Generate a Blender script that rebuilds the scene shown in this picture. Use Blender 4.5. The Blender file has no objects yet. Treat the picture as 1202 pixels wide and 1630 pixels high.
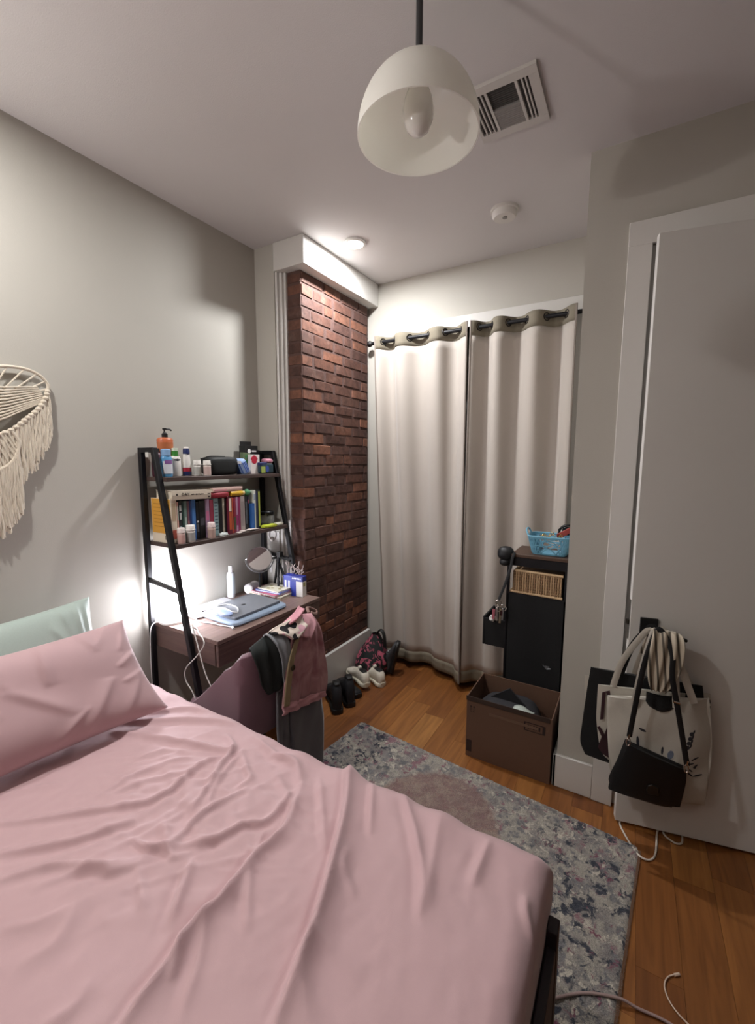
import bpy, bmesh, math, random
import numpy as np
from mathutils import Matrix, Vector

random.seed(7)
rng = np.random.default_rng(7)
SC = bpy.context.scene
COL = SC.collection

# ------------------------------------------------------------------ camera
FPX, YAW, PITCH, ROLL = 687.68, math.radians(-30.508), math.radians(6.907), math.radians(0.182)
CAM = Vector((2.05, 0.0, 1.567))
def camera():
    f = Vector((math.sin(YAW) * math.cos(PITCH), math.cos(YAW) * math.cos(PITCH), -math.sin(PITCH)))
    r = Vector((math.cos(YAW), -math.sin(YAW), 0))
    u = r.cross(f)
    r2 = math.cos(ROLL) * r + math.sin(ROLL) * u
    u2 = -math.sin(ROLL) * r + math.cos(ROLL) * u
    m = Matrix((r2, u2, -f)).transposed().to_4x4()
    m.translation = CAM
    cd = bpy.data.cameras.new('camera')
    cd.sensor_fit = 'HORIZONTAL'
    cd.sensor_width = 36
    cd.lens = FPX / 1202 * 36
    cd.clip_start = 0.02
    co = bpy.data.objects.new('camera', cd)
    co.matrix_world = m
    COL.objects.link(co)
    SC.camera = co
camera()

# ------------------------------------------------------------------ world, exposure
w = bpy.data.worlds.new('world')
SC.world = w
w.use_nodes = True
w.node_tree.nodes['Background'].inputs[0].default_value = (0.5, 0.5, 0.55, 1)
w.node_tree.nodes['Background'].inputs[1].default_value = 0.02
SC.view_settings.view_transform = 'Standard'
SC.view_settings.look = 'None'
SC.view_settings.gamma = 1
SC.view_settings.use_curve_mapping = False
SC.view_settings.exposure = 0.2

# recessed ceiling lamps: (x, y, watts, colour); the first is the one in view
CANS = [(0.573, 2.236, 23, (0.97, 0.98, 1.0)),
        (0.52, 0.30, 18, (1.0, 0.985, 0.97)),
        (2.55, 0.05, 0.8, (1.0, 0.97, 0.94))]
FILL_LAMP_W = 95                      # added unseen uplighter behind the viewer, brightens the ceiling
DESK_LAMP_EMIT = 42.0

# ------------------------------------------------------------------ helpers
H = 2.817
def srgb(h):
    h = h.lstrip('#')
    o = []
    for i in (0, 2, 4):
        c = int(h[i:i + 2], 16) / 255
        o.append(c / 12.92 if c <= 0.04045 else ((c + 0.055) / 1.055) ** 2.4)
    return (o[0], o[1], o[2], 1)

def nd(nt, t, **k):
    n = nt.nodes.new(t)
    for a, b in k.items():
        if a.startswith('i_'):
            n.inputs[a[2:]].default_value = b
        else:
            setattr(n, a, b)
    return n

def base_mat(name):
    m = bpy.data.materials.new(name)
    m.use_nodes = True
    nt = m.node_tree
    b = nt.nodes['Principled BSDF']
    return m, nt, b

_M = {}
def mat(color, rough=0.6, metal=0.0, bump=0.0, scale=60, var=0.06, trans=0.0, sheen=0.0, emit=None, estr=0.0, vscale=None):
    """plain surface: colour with a little noise in it and fine relief"""
    key = (color, rough, metal, bump, scale, var, trans, sheen, emit, estr, vscale)
    if key in _M:
        return _M[key]
    m, nt, b = base_mat('surface_' + color.lstrip('#'))
    c = srgb(color)
    tc = nd(nt, 'ShaderNodeTexCoord')
    nz = nd(nt, 'ShaderNodeTexNoise', i_Scale=vscale or scale * 0.3, i_Detail=4.0)
    nt.links.new(tc.outputs['Object'], nz.inputs['Vector'])
    mx = nd(nt, 'ShaderNodeMix', data_type='RGBA')
    mx.inputs[6].default_value = tuple(max(0, x * (1 - var)) for x in c[:3]) + (1,)
    mx.inputs[7].default_value = tuple(min(1, x * (1 + var)) for x in c[:3]) + (1,)
    nt.links.new(nz.outputs[0], mx.inputs[0])
    nt.links.new(mx.outputs[2], b.inputs['Base Color'])
    b.inputs['Roughness'].default_value = rough
    b.inputs['Metallic'].default_value = metal
    if trans:
        b.inputs['Transmission Weight'].default_value = trans
    if sheen:
        b.inputs['Sheen Weight'].default_value = sheen
    if emit:
        b.inputs['Emission Color'].default_value = srgb(emit)
        b.inputs['Emission Strength'].default_value = estr
    if bump:
        n2 = nd(nt, 'ShaderNodeTexNoise', i_Scale=scale, i_Detail=3.0)
        nt.links.new(tc.outputs['Object'], n2.inputs['Vector'])
        bp = nd(nt, 'ShaderNodeBump', i_Strength=bump, i_Distance=0.004)
        nt.links.new(n2.outputs[0], bp.inputs['Height'])
        nt.links.new(bp.outputs[0], b.inputs['Normal'])
    _M[key] = m
    return m

class MB:
    def __init__(self):
        self.v, self.f, self.m = [], [], []
    def add(self, vs, fs, mi=0):
        o = len(self.v)
        self.v += [tuple(p) for p in vs]
        self.f += [tuple(i + o for i in f) for f in fs]
        self.m += [mi] * len(fs)
        return self
    def box(self, lo, hi, mi=0, M=None):
        (x0, y0, z0), (x1, y1, z1) = lo, hi
        vs = [(x0, y0, z0), (x1, y0, z0), (x1, y1, z0), (x0, y1, z0), (x0, y0, z1), (x1, y0, z1), (x1, y1, z1), (x0, y1, z1)]
        if M is not None:
            vs = [M @ Vector(p) for p in vs]
        return self.add(vs, [(3, 2, 1, 0), (4, 5, 6, 7), (0, 1, 5, 4), (1, 2, 6, 5), (2, 3, 7, 6), (3, 0, 4, 7)], mi)
    def prism(self, poly, fn, a, b, mi=0):
        """polygon of (p, q) swept from a to b; fn(p, q, t) gives the point"""
        n = len(poly)
        vs = [fn(p, q, a) for p, q in poly] + [fn(p, q, b) for p, q in poly]
        fs = [tuple(range(n))[::-1], tuple(range(n, 2 * n))] + [(i, (i + 1) % n, n + (i + 1) % n, n + i) for i in range(n)]
        return self.add(vs, fs, mi)
    def lathe(self, prof, c=(0, 0, 0), n=24, mi=0, sx=1.0, sy=1.0, M=None, caps=True):
        vs, fs = [], []
        for r, z in prof:
            for k in range(n):
                t = 2 * math.pi * k / n
                p = Vector((r * math.cos(t) * sx, r * math.sin(t) * sy, z))
                if M is not None:
                    p = M @ p
                vs.append(p + Vector(c))
        for i in range(len(prof) - 1):
            for k in range(n):
                a, b = i * n + k, i * n + (k + 1) % n
                fs.append((a, b, b + n, a + n))
        if caps:
            fs.append(tuple(range(n))[::-1])
            fs.append(tuple(range((len(prof) - 1) * n, len(prof) * n)))
        return self.add(vs, fs, mi)
    def tube(self, pts, r, n=8, mi=0, closed=False, flat=1.0, up=(0, 0, 1)):
        P = [Vector(p) for p in pts]
        m = len(P)
        rr = r if isinstance(r, (list, tuple)) else [r] * m
        vs, fs = [], []
        N = None
        for i in range(m):
            a = P[(i - 1) % m] if (closed or i > 0) else P[0]
            b = P[(i + 1) % m] if (closed or i < m - 1) else P[-1]
            T = (b - a).normalized()
            if N is None:
                u = Vector(up)
                if abs(T.dot(u)) > 0.95:
                    u = Vector((1, 0, 0))
                N = (u - T * u.dot(T)).normalized()
            else:
                N = (N - T * N.dot(T)).normalized()
            B = T.cross(N)
            for k in range(n):
                t = 2 * math.pi * k / n
                vs.append(P[i] + N * (rr[i] * math.cos(t) * flat) + B * (rr[i] * math.sin(t)))
        lim = m if closed else m - 1
        for i in range(lim):
            for k in range(n):
                a, b = i * n + k, i * n + (k + 1) % n
                c, d = ((i + 1) % m) * n + (k + 1) % n, ((i + 1) % m) * n + k
                fs.append((a, b, c, d))
        if not closed:
            fs.append(tuple(range(n))[::-1])
            fs.append(tuple(range((m - 1) * n, m * n)))
        return self.add(vs, fs, mi)
    def grid(self, fn, nu, nv, mi=0, closeu=False):
        vs = [fn(i / (nu if closeu else nu - 1), j / (nv - 1)) for j in range(nv) for i in range(nu)]
        fs = []
        for j in range(nv - 1):
            for i in range(nu if closeu else nu - 1):
                a, b = j * nu + i, j * nu + (i + 1) % nu
                fs.append((a, b, b + nu, a + nu))
        return self.add(vs, fs, mi)
    def loft(self, rings, mi=0, caps=True):
        n = len(rings[0])
        vs = [p for r in rings for p in r]
        fs = []
        for i in range(len(rings) - 1):
            for k in range(n):
                a, b = i * n + k, i * n + (k + 1) % n
                fs.append((a, b, b + n, a + n))
        if caps:
            fs.append(tuple(range(n))[::-1])
            fs.append(tuple(range((len(rings) - 1) * n, len(rings) * n)))
        return self.add(vs, fs, mi)

def smooth_path(pts, k=6, closed=False):
    P = [Vector(p) for p in pts]
    n = len(P)
    out = []
    rng_ = range(n) if closed else range(n - 1)
    for i in rng_:
        p0 = P[(i - 1) % n] if (closed or i > 0) else P[0]
        p1, p2 = P[i], P[(i + 1) % n]
        p3 = P[(i + 2) % n] if (closed or i < n - 2) else P[-1]
        for j in range(k):
            t = j / k
            out.append(0.5 * ((2 * p1) + (p2 - p0) * t + (2 * p0 - 5 * p1 + 4 * p2 - p3) * t * t + (3 * p1 - p0 - 3 * p2 + p3) * t ** 3))
    if not closed:
        out.append(P[-1])
    return out

MW = {}
def props(o, label=None, cat=None, group=None, kind=None):
    if label: o['label'] = label
    if cat: o['category'] = cat
    if group: o['group'] = group
    if kind: o['kind'] = kind
    return o

def thing(name, label, cat, loc=(0, 0, 0), rz=0.0, group=None, M=None, kind=None):
    o = bpy.data.objects.new(name, None)
    o.empty_display_size = 0.05
    COL.objects.link(o)
    m = M if M is not None else Matrix.Translation(loc) @ Matrix.Rotation(rz, 4, 'Z')
    o.matrix_world = m
    MW[o.name] = m
    return props(o, label, cat, group, kind)

def ob(name, mb, ma, parent=None, label=None, cat=None, group=None, kind=None, bevel=0.0, seg=2, solid=0.0, sub=0, smooth=True, local=False, origin=None, angle=35, off=-1):
    """link one mesh object. Vertices are world coordinates unless local=True (then they are the parent's own)"""
    me = bpy.data.meshes.new(name)
    if parent is not None:
        base = MW[parent.name]
    elif origin is not None:
        base = Matrix.Translation(origin)
    else:
        v = np.array([tuple(p) for p in mb.v], float)
        lo, hi = v.min(0), v.max(0)
        base = Matrix.Translation(((lo[0] + hi[0]) / 2, (lo[1] + hi[1]) / 2, lo[2]))
    if local:
        vs = [tuple(p) for p in mb.v]
    else:
        inv = base.inverted()
        vs = [tuple(inv @ Vector(p)) for p in mb.v]
    me.from_pydata(vs, [], mb.f)
    mats = ma if isinstance(ma, (list, tuple)) else [ma]
    for x in mats:
        me.materials.append(x)
    if len(mats) > 1:
        me.polygons.foreach_set('material_index', mb.m)
    bm = bmesh.new()
    bm.from_mesh(me)
    bmesh.ops.recalc_face_normals(bm, faces=bm.faces)
    bm.to_mesh(me)
    bm.free()
    if smooth:
        me.polygons.foreach_set('use_smooth', [True] * len(me.polygons))
        if bevel == 0 and not sub:
            me.set_sharp_from_angle(angle=math.radians(angle))
    o = bpy.data.objects.new(name, me)
    COL.objects.link(o)
    if parent is not None:
        o.parent = parent
        MW[o.name] = base
    else:
        o.matrix_world = base
        MW[o.name] = base
    if solid:
        s = o.modifiers.new('solid', 'SOLIDIFY'); s.thickness = solid; s.offset = off
    if bevel:
        b = o.modifiers.new('bevel', 'BEVEL'); b.width = bevel; b.segments = seg; b.limit_method = 'ANGLE'; b.angle_limit = math.radians(40)
        b.harden_normals = False
        me.set_sharp_from_angle(angle=math.radians(60))
    if sub:
        s = o.modifiers.new('sub', 'SUBSURF'); s.levels = sub; s.render_levels = sub
    return props(o, label, cat, group, kind)

def Bx(lo, hi):
    return MB().box(lo, hi)

def text(name, s, size, ma, parent, M, ext=0.0004, ax='CENTER'):
    """flat lettering: M places the text plane (x along the line, y up) in the parent's own space"""
    c = bpy.data.curves.new(name, 'FONT')
    c.body = s
    c.size = size
    c.extrude = ext
    c.align_x = ax
    c.align_y = 'CENTER'
    c.resolution_u = 3
    c.materials.append(ma)
    t = bpy.data.objects.new(name, c)
    COL.objects.link(t)
    me = bpy.data.meshes.new_from_object(t.evaluated_get(bpy.context.evaluated_depsgraph_get()))
    bpy.data.objects.remove(t)
    o = bpy.data.objects.new(name, me)
    COL.objects.link(o)
    o.parent = parent
    o.matrix_local = M
    return o

def frame(o, x, y):
    """matrix with origin o, x axis x, y axis y"""
    x = Vector(x).normalized(); y = Vector(y); y = (y - x * y.dot(x)).normalized(); z = x.cross(y)
    m = Matrix((x, y, z)).transposed().to_4x4(); m.translation = Vector(o)
    return m

def copy_tree(o, M, label=None):
    c = o.copy(); COL.objects.link(c)
    c.matrix_world = M
    MW[c.name] = M
    if label: c['label'] = label
    for ch in list(o.children):
        d = ch.copy(); COL.objects.link(d); d.parent = c
        for g in list(ch.children):
            e = g.copy(); COL.objects.link(e); e.parent = d
    return c

# ------------------------------------------------------------------ materials of the room
def wall_mat(name, color, bump=0.12):
    m, nt, b = base_mat(name)
    tc = nd(nt, 'ShaderNodeTexCoord')
    n = nd(nt, 'ShaderNodeTexNoise', i_Scale=2.5, i_Detail=3.0)
    nt.links.new(tc.outputs['Object'], n.inputs['Vector'])
    c = srgb(color)
    mx = nd(nt, 'ShaderNodeMix', data_type='RGBA')
    mx.inputs[6].default_value = tuple(x * 0.97 for x in c[:3]) + (1,)
    mx.inputs[7].default_value = tuple(x * 1.03 for x in c[:3]) + (1,)
    nt.links.new(n.outputs[0], mx.inputs[0])
    nt.links.new(mx.outputs[2], b.inputs['Base Color'])
    n2 = nd(nt, 'ShaderNodeTexNoise', i_Scale=260.0, i_Detail=2.0)
    nt.links.new(tc.outputs['Object'], n2.inputs['Vector'])
    bp = nd(nt, 'ShaderNodeBump', i_Strength=bump, i_Distance=0.002)
    nt.links.new(n2.outputs[0], bp.inputs['Height'])
    nt.links.new(bp.outputs[0], b.inputs['Normal'])
    b.inputs['Roughness'].default_value = 0.75
    return m
M_WALL = wall_mat('wall_paint', '#b7b3aa')
M_CEIL = wall_mat('ceiling_paint', '#d2cecd', 0.25)
M_TRIM = wall_mat('trim_paint', '#d4d1cc', 0.05)
M_TRIM.node_tree.nodes['Principled BSDF'].inputs['Roughness'].default_value = 0.4
M_DARK = mat('#141313', 0.5, bump=0.05)
M_BLACKMETAL = mat('#16161a', 0.45, 0.3, bump=0.05, scale=200)
M_BLACKCLOTH = mat('#0b0b0d', 0.9, bump=0.35, scale=500, sheen=0.1)

def plank_mat():
    m, nt, b = base_mat('oak_plank')
    tc = nd(nt, 'ShaderNodeTexCoord')
    oi = nd(nt, 'ShaderNodeObjectInfo')
    ge = nd(nt, 'ShaderNodeNewGeometry')
    ad = nd(nt, 'ShaderNodeVectorMath', operation='ADD')
    ml = nd(nt, 'ShaderNodeVectorMath', operation='SCALE'); ml.inputs[3].default_value = 37.0
    cb = nd(nt, 'ShaderNodeCombineXYZ')
    nt.links.new(oi.outputs['Random'], cb.inputs[0]); nt.links.new(oi.outputs['Random'], cb.inputs[1])
    nt.links.new(cb.outputs[0], ml.inputs[0])
    nt.links.new(ge.outputs['Position'], ad.inputs[0]); nt.links.new(ml.outputs[0], ad.inputs[1])
    mp = nd(nt, 'ShaderNodeMapping'); mp.inputs['Scale'].default_value = (30, 2.2, 30)
    nt.links.new(ad.outputs[0], mp.inputs[0])
    gr = nd(nt, 'ShaderNodeTexNoise', i_Scale=1.0, i_Detail=8.0, i_Distortion=1.2)
    nt.links.new(mp.outputs[0], gr.inputs['Vector'])
    r1 = nd(nt, 'ShaderNodeValToRGB')
    r1.color_ramp.elements[0].position = 0.0; r1.color_ramp.elements[0].color = srgb('#7a4a26')
    r1.color_ramp.elements[1].position = 1.0; r1.color_ramp.elements[1].color = srgb('#b5834a')
    for p, c in ((0.3, '#8f5c2f'), (0.55, '#a06c38'), (0.8, '#955f30')):
        e = r1.color_ramp.elements.new(p); e.color = srgb(c)
    nt.links.new(oi.outputs['Random'], r1.inputs[0])
    r2 = nd(nt, 'ShaderNodeValToRGB')
    r2.color_ramp.elements[0].position = 0.35; r2.color_ramp.elements[0].color = (0.66, 0.60, 0.55, 1)
    r2.color_ramp.elements[1].position = 0.65; r2.color_ramp.elements[1].color = (0.98, 0.94, 0.88, 1)
    nt.links.new(gr.outputs[0], r2.inputs[0])
    mx = nd(nt, 'ShaderNodeMix', data_type='RGBA', blend_type='MULTIPLY'); mx.inputs[0].default_value = 1
    nt.links.new(r1.outputs[0], mx.inputs[6]); nt.links.new(r2.outputs[0], mx.inputs[7])
    nt.links.new(mx.outputs[2], b.inputs['Base Color'])
    b.inputs['Roughness'].default_value = 0.42
    bp = nd(nt, 'ShaderNodeBump', i_Strength=0.15, i_Distance=0.001)
    nt.links.new(gr.outputs[0], bp.inputs['Height']); nt.links.new(bp.outputs[0], b.inputs['Normal'])
    return m

# ------------------------------------------------------------------ floor
X1, Y0, Y1 = 3.5, -1.3, 2.106
fl = ob('floor', Bx((-0.02, Y0, -0.06), (X1, 3.45, -0.012)), mat('#3a2414', 0.8), label='floor of orange-brown wooden boards running away from the bed', cat='floor', kind='structure', origin=(0, 0, 0))
pm = bpy.data.meshes.new('plank')
t = MB().box((0, 0, -0.012), (1, 1, 0))
pm.from_pydata([tuple(v) for v in t.v], [], t.f); pm.materials.append(plank_mat())
PW = 0.125
k = 0
x = 0.03
while x < X1 - 0.02:
    y = Y0 + 0.02 - random.uniform(0, 0.7)
    while y < 3.4:
        ln = random.uniform(0.55, 1.25)
        a, b_ = max(y, Y0 + 0.02), min(y + ln, 3.42)
        if b_ - a > 0.05 and not (x < 0.2 and b_ < 1.0):
            p = bpy.data.objects.new('plank', pm); COL.objects.link(p); p.parent = fl
            p.location = (x, a, 0); p.scale = (min(PW, X1 - x) - 0.0008, b_ - a - 0.0008, 1)
            k += 1
        y += ln
    x += PW

# ------------------------------------------------------------------ ceiling, walls
ob('ceiling', Bx((-0.12, Y0 - 0.12, H), (X1 + 0.12, 3.5, H + 0.1)), M_CEIL, kind='structure', label='flat off-white ceiling with a pendant and a vent', cat='ceiling')
ob('wall_left', Bx((-0.12, Y0 - 0.12, -0.06), (0, 2.9, H)), M_WALL, kind='structure', label='long warm grey wall behind bed and desk', cat='wall')
ob('wall_rear', Bx((0, Y0 - 0.12, -0.06), (X1, Y0, H)), mat('#8a857c', 0.8), kind='structure', label='unseen wall behind the viewer, toned darker to cut bounced light', cat='wall')  # out of view; colour darkened so less light bounces to the right
ob('wall_right', Bx((X1, Y0, -0.06), (X1 + 0.12, 2.24, H)), mat('#4d4842', 0.8), kind='structure', label='unseen wall beyond the door, toned dark to cut bounced light', cat='wall')  # out of view; dark colour keeps bounced light off the door side
ob('wall_chimney', Bx((0, 2.006, -0.06), (0.155, 2.9, H)), M_WALL, kind='structure', label='narrow grey wall strip between desk corner and brick column', cat='wall')
# door wall with its opening
DX0, DX1, DZ = 2.06, 2.66, 2.412
dw = MB()
dw.box((1.82, 2.106, -0.06), (DX0, 2.24, H)); dw.box((DX1, 2.106, -0.06), (X1, 2.24, H)); dw.box((DX0, 2.106, DZ), (DX1, 2.24, H))
ob('wall_door', dw, M_WALL, kind='structure', label='taupe wall around the white door', cat='wall', smooth=False)
ob('wall_alcove', Bx((1.82, 2.24, -0.06), (1.94, 2.83, H)), M_WALL, kind='structure', label='short return wall beside the black drawer tower', cat='wall')
bw = MB()
bw.box((0.155, 2.83, -0.06), (0.44, 2.93, H)); bw.box((1.68, 2.83, -0.06), (1.82, 2.93, H)); bw.box((0.44, 2.83, 2.43), (1.68, 2.93, H))
ob('wall_back', bw, M_WALL, kind='structure', label='pale wall above and beside the curtained closet', cat='wall', smooth=False)
cl = MB()
cl.box((0.3, 3.42, -0.06), (1.9, 3.5, H)); cl.box((0.3, 2.93, -0.06), (0.38, 3.42, H)); cl.box((1.82, 2.93, -0.06), (1.9, 3.42, H))
ob('wall_closet', cl, M_WALL, kind='structure', label='inner walls of the closet hidden behind the curtains', cat='wall', smooth=False)
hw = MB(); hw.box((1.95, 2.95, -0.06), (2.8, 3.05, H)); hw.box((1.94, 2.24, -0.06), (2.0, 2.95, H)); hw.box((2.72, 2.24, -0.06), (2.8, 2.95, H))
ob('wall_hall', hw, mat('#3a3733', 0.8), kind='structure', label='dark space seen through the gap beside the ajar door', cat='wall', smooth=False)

# closet casing
tr = MB()
tr.box((0.40, 2.812, 2.42), (1.82, 2.832, 2.50)); tr.box((1.68, 2.81, 0), (1.818, 2.832, 2.42))
ob('trim_1', tr, M_TRIM, kind='structure', label='white casing over the curtained closet opening', cat='trim', bevel=0.003)
# boxed beam over the bricks
ob('trim_2', Bx((0.155, 2.0, 2.662), (0.384, 2.83, H)), M_TRIM, kind='structure', label='white boxed beam over the top of the brick column', cat='trim', bevel=0.004)
# strips between wall and bricks
tr = MB(); tr.box((0.155, 2.012, 0), (0.172, 2.07, 2.662)); tr.box((0.172, 2.03, 0), (0.192, 2.07, 2.662)); tr.box((0.192, 2.045, 0), (0.21, 2.08, 2.662))
ob('trim_3', tr, M_TRIM, kind='structure', label='stepped pale corner moulding along left edge of the bricks', cat='trim', bevel=0.003)
# baseboards
ob('baseboard_brick', Bx((0.312, 2.055, 0), (0.336, 2.80, 0.24)), M_TRIM, kind='structure', label='tall white baseboard along the brick column', cat='baseboard', bevel=0.004)
ob('baseboard_left', Bx((0.0, Y0 + 0.02, 0), (0.016, 2.0, 0.16)), M_TRIM, kind='structure', label='white baseboard under the desk along the long wall', cat='baseboard', bevel=0.004)
bb = MB(); bb.box((1.804, 2.09, 0), (1.976, 2.106, 0.165)); bb.box((1.804, 2.09, 0), (1.82, 2.40, 0.165))
ob('baseboard_door', bb, M_TRIM, kind='structure', label='white baseboard beside the cardboard box, left of the door', cat='baseboard', bevel=0.004)

# ------------------------------------------------------------------ brick column
def brick_mat():
    m, nt, b = base_mat('old_brick')
    oi = nd(nt, 'ShaderNodeObjectInfo')
    ge = nd(nt, 'ShaderNodeNewGeometry')
    r = nd(nt, 'ShaderNodeValToRGB')
    r.color_ramp.elements[0].color = srgb('#4a332d'); r.color_ramp.elements[1].color = srgb('#96634a')
    for p, c in ((0.25, '#65453a'), (0.5, '#523a34'), (0.7, '#7a5241'), (0.88, '#5b423a')):
        e = r.color_ramp.elements.new(p); e.color = srgb(c)
    nt.links.new(oi.outputs['Random'], r.inputs[0])
    n = nd(nt, 'ShaderNodeTexNoise', i_Scale=22.0, i_Detail=8.0, i_Roughness=0.65)
    nt.links.new(ge.outputs['Position'], n.inputs['Vector'])
    r2 = nd(nt, 'ShaderNodeValToRGB')
    r2.color_ramp.elements[0].position = 0.3; r2.color_ramp.elements[0].color = (0.5, 0.48, 0.48, 1)
    r2.color_ramp.elements[1].position = 0.72; r2.color_ramp.elements[1].color = (1.25, 1.2, 1.15, 1)
    nt.links.new(n.outputs[0], r2.inputs[0])
    mx = nd(nt, 'ShaderNodeMix', data_type='RGBA', blend_type='MULTIPLY'); mx.inputs[0].default_value = 1
    nt.links.new(r.outputs[0], mx.inputs[6]); nt.links.new(r2.outputs[0], mx.inputs[7])
    # pale mortar smears
    n3 = nd(nt, 'ShaderNodeTexNoise', i_Scale=9.0, i_Detail=6.0)
    nt.links.new(ge.outputs['Position'], n3.inputs['Vector'])
    r3 = nd(nt, 'ShaderNodeValToRGB'); r3.color_ramp.elements[0].position = 0.62; r3.color_ramp.elements[1].position = 0.78
    r3.color_ramp.elements[1].color = (0.45, 0.45, 0.45, 1)
    nt.links.new(n3.outputs[0], r3.inputs[0])
    m2 = nd(nt, 'ShaderNodeMix', data_type='RGBA'); m2.inputs[7].default_value = srgb('#8d7468')
    nt.links.new(r3.outputs[0], m2.inputs[0]); nt.links.new(mx.outputs[2], m2.inputs[6])
    nt.links.new(m2.outputs[2], b.inputs['Base Color'])
    b.inputs['Roughness'].default_value = 0.7
    b.inputs['Specular IOR Level'].default_value = 0.35
    bp = nd(nt, 'ShaderNodeBump', i_Strength=0.55, i_Distance=0.006)
    nt.links.new(n.outputs[0], bp.inputs['Height']); nt.links.new(bp.outputs[0], b.inputs['Normal'])
    return m
M_BRICK = brick_mat()
def brick_mesh(i):
    mb = MB()
    bm = bmesh.new()
    bmesh.ops.create_cube(bm, size=1.0)
    bmesh.ops.bevel(bm, geom=list(bm.edges), offset=0.06, segments=1, affect='EDGES')
    r = random.Random(i)
    for v in bm.verts:
        v.co.x += r.uniform(-0.014, 0.014)
        v.co.y += r.uniform(-0.012, 0.012)
        v.co.z += r.uniform(-0.05, 0.05)
    me = bpy.data.meshes.new('brick')
    bm.to_mesh(me); bm.free()
    me.materials.append(M_BRICK)
    return me
BM = [brick_mesh(i) for i in range(8)]
BX0, BX1, BY0, BY1 = 0.21, 0.312, 2.055, 2.80
wb = ob('wall_brick', Bx((0.156, BY0 + 0.006, 0), (BX1 - 0.004, BY1, 2.662)), mat('#57403a', 0.9, bump=0.6, scale=90), kind='structure', label='exposed red brick column in the corner beside the desk', cat='wall', origin=(0, 0, 0))
course = 0.0665
nz = int(2.66 / course)
for c in range(nz):
    z = (c + 0.5) * course
    y = BY0
    L = 0.22 if c % 2 else 0.11
    while y < BY1 - 0.02:
        ln = (L + random.uniform(-0.02, 0.015)) if y == BY0 else (0.222 + random.uniform(-0.03, 0.012))
        if random.random() < 0.08 and y > BY0:
            ln = 0.1
        e = min(y + ln, BY1)
        if BY1 - e < 0.04:
            e = BY1
        b_ = bpy.data.objects.new('brick', random.choice(BM)); COL.objects.link(b_); b_.parent = wb
        jx = random.uniform(-0.0015, 0.002)
        b_.location = ((BX0 + BX1) / 2 + jx - 0.02, (y + e) / 2, z + random.uniform(-0.003, 0.003))
        b_.scale = (BX1 - BX0 + 0.04, e - y - random.uniform(0.004, 0.010), course - random.uniform(0.005, 0.010))
        b_.rotation_euler = (random.uniform(-0.014, 0.014), 0, random.uniform(-0.008, 0.008))
        y = e

# ------------------------------------------------------------------ door (ajar) and its casing
DA = math.radians(11.63)
DO = Vector((2.078, 1.995, 0))
DE = Vector((math.cos(DA), math.sin(DA), 0))
DN = Vector((math.sin(DA), -math.cos(DA), 0))
def D(u, d, z):
    """point u along the door leaf from its free edge, d out of its face towards the room, at height z"""
    return DO + DE * u + DN * d + Vector((0, 0, z))
cs = MB()
cs.box((1.976, 2.088, 0), (2.06, 2.1055, 2.409)); cs.box((1.976, 2.088, 2.409), (2.78, 2.1055, 2.50)); cs.box((2.66, 2.088, 0), (2.78, 2.1055, 2.409))
ob('trim_4', cs, M_TRIM, kind='structure', label='white flat casing around the door', cat='trim', bevel=0.002)
ob('trim_5', Bx((2.0602, 2.116, 0), (2.095, 2.15, 2.409)), M_TRIM, kind='structure', label='white door stop strip seen in the gap beside the ajar door', cat='trim')
door = thing('door_1', 'white flush door standing slightly ajar behind the hanging bags', 'door', DO, DA, kind='structure')
lf = MB()
lf.prism([(0, 0), (0.585, 0), (0.585, -0.035), (0, -0.035)], lambda u, d, z: D(u, d, z), 0.015, 2.402)
ob('leaf', lf, M_TRIM, door, bevel=0.002)
mb = MB(); mb.prism([(0.035, 0.0), (0.098, 0.0), (0.098, 0.010), (0.035, 0.010)], lambda u, d, z: D(u, d, z), 0.868, 0.936)
ro = ob('handle_rose', mb, M_DARK, door, bevel=0.002, label='black square plate behind the lever')
mb = MB(); mb.tube([D(0.067, 0.008, 0.9), D(0.067, 0.062, 0.9)], 0.011, 12)
mb.tube(smooth_path([D(0.062, 0.06, 0.9), D(0.10, 0.062, 0.897), D(0.15, 0.06, 0.889), D(0.182, 0.056, 0.878)]), 0.0095, 10, flat=0.7)
ob('handle_lever', mb, M_DARK, ro, label='black lever handle holding the bag straps')
mb = MB(); mb.prism([(-0.001, -0.029), (0.0005, -0.029), (0.0005, -0.006), (-0.001, -0.006)], lambda u, d, z: D(u, d, z), 0.83, 1.0)
mb.prism([(-0.011, -0.024), (0.0, -0.024), (0.0, -0.010), (-0.006, -0.010)], lambda u, d, z: D(u, d, z), 0.895, 0.915)
ob('latch_plate', mb, mat('#4c4740', 0.35, 0.9), door)
mb = MB(); mb.box((2.0585, 2.13, 0.86), (2.0615, 2.16, 0.98))
ob('strike_plate', mb, M_DARK, door)

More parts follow.
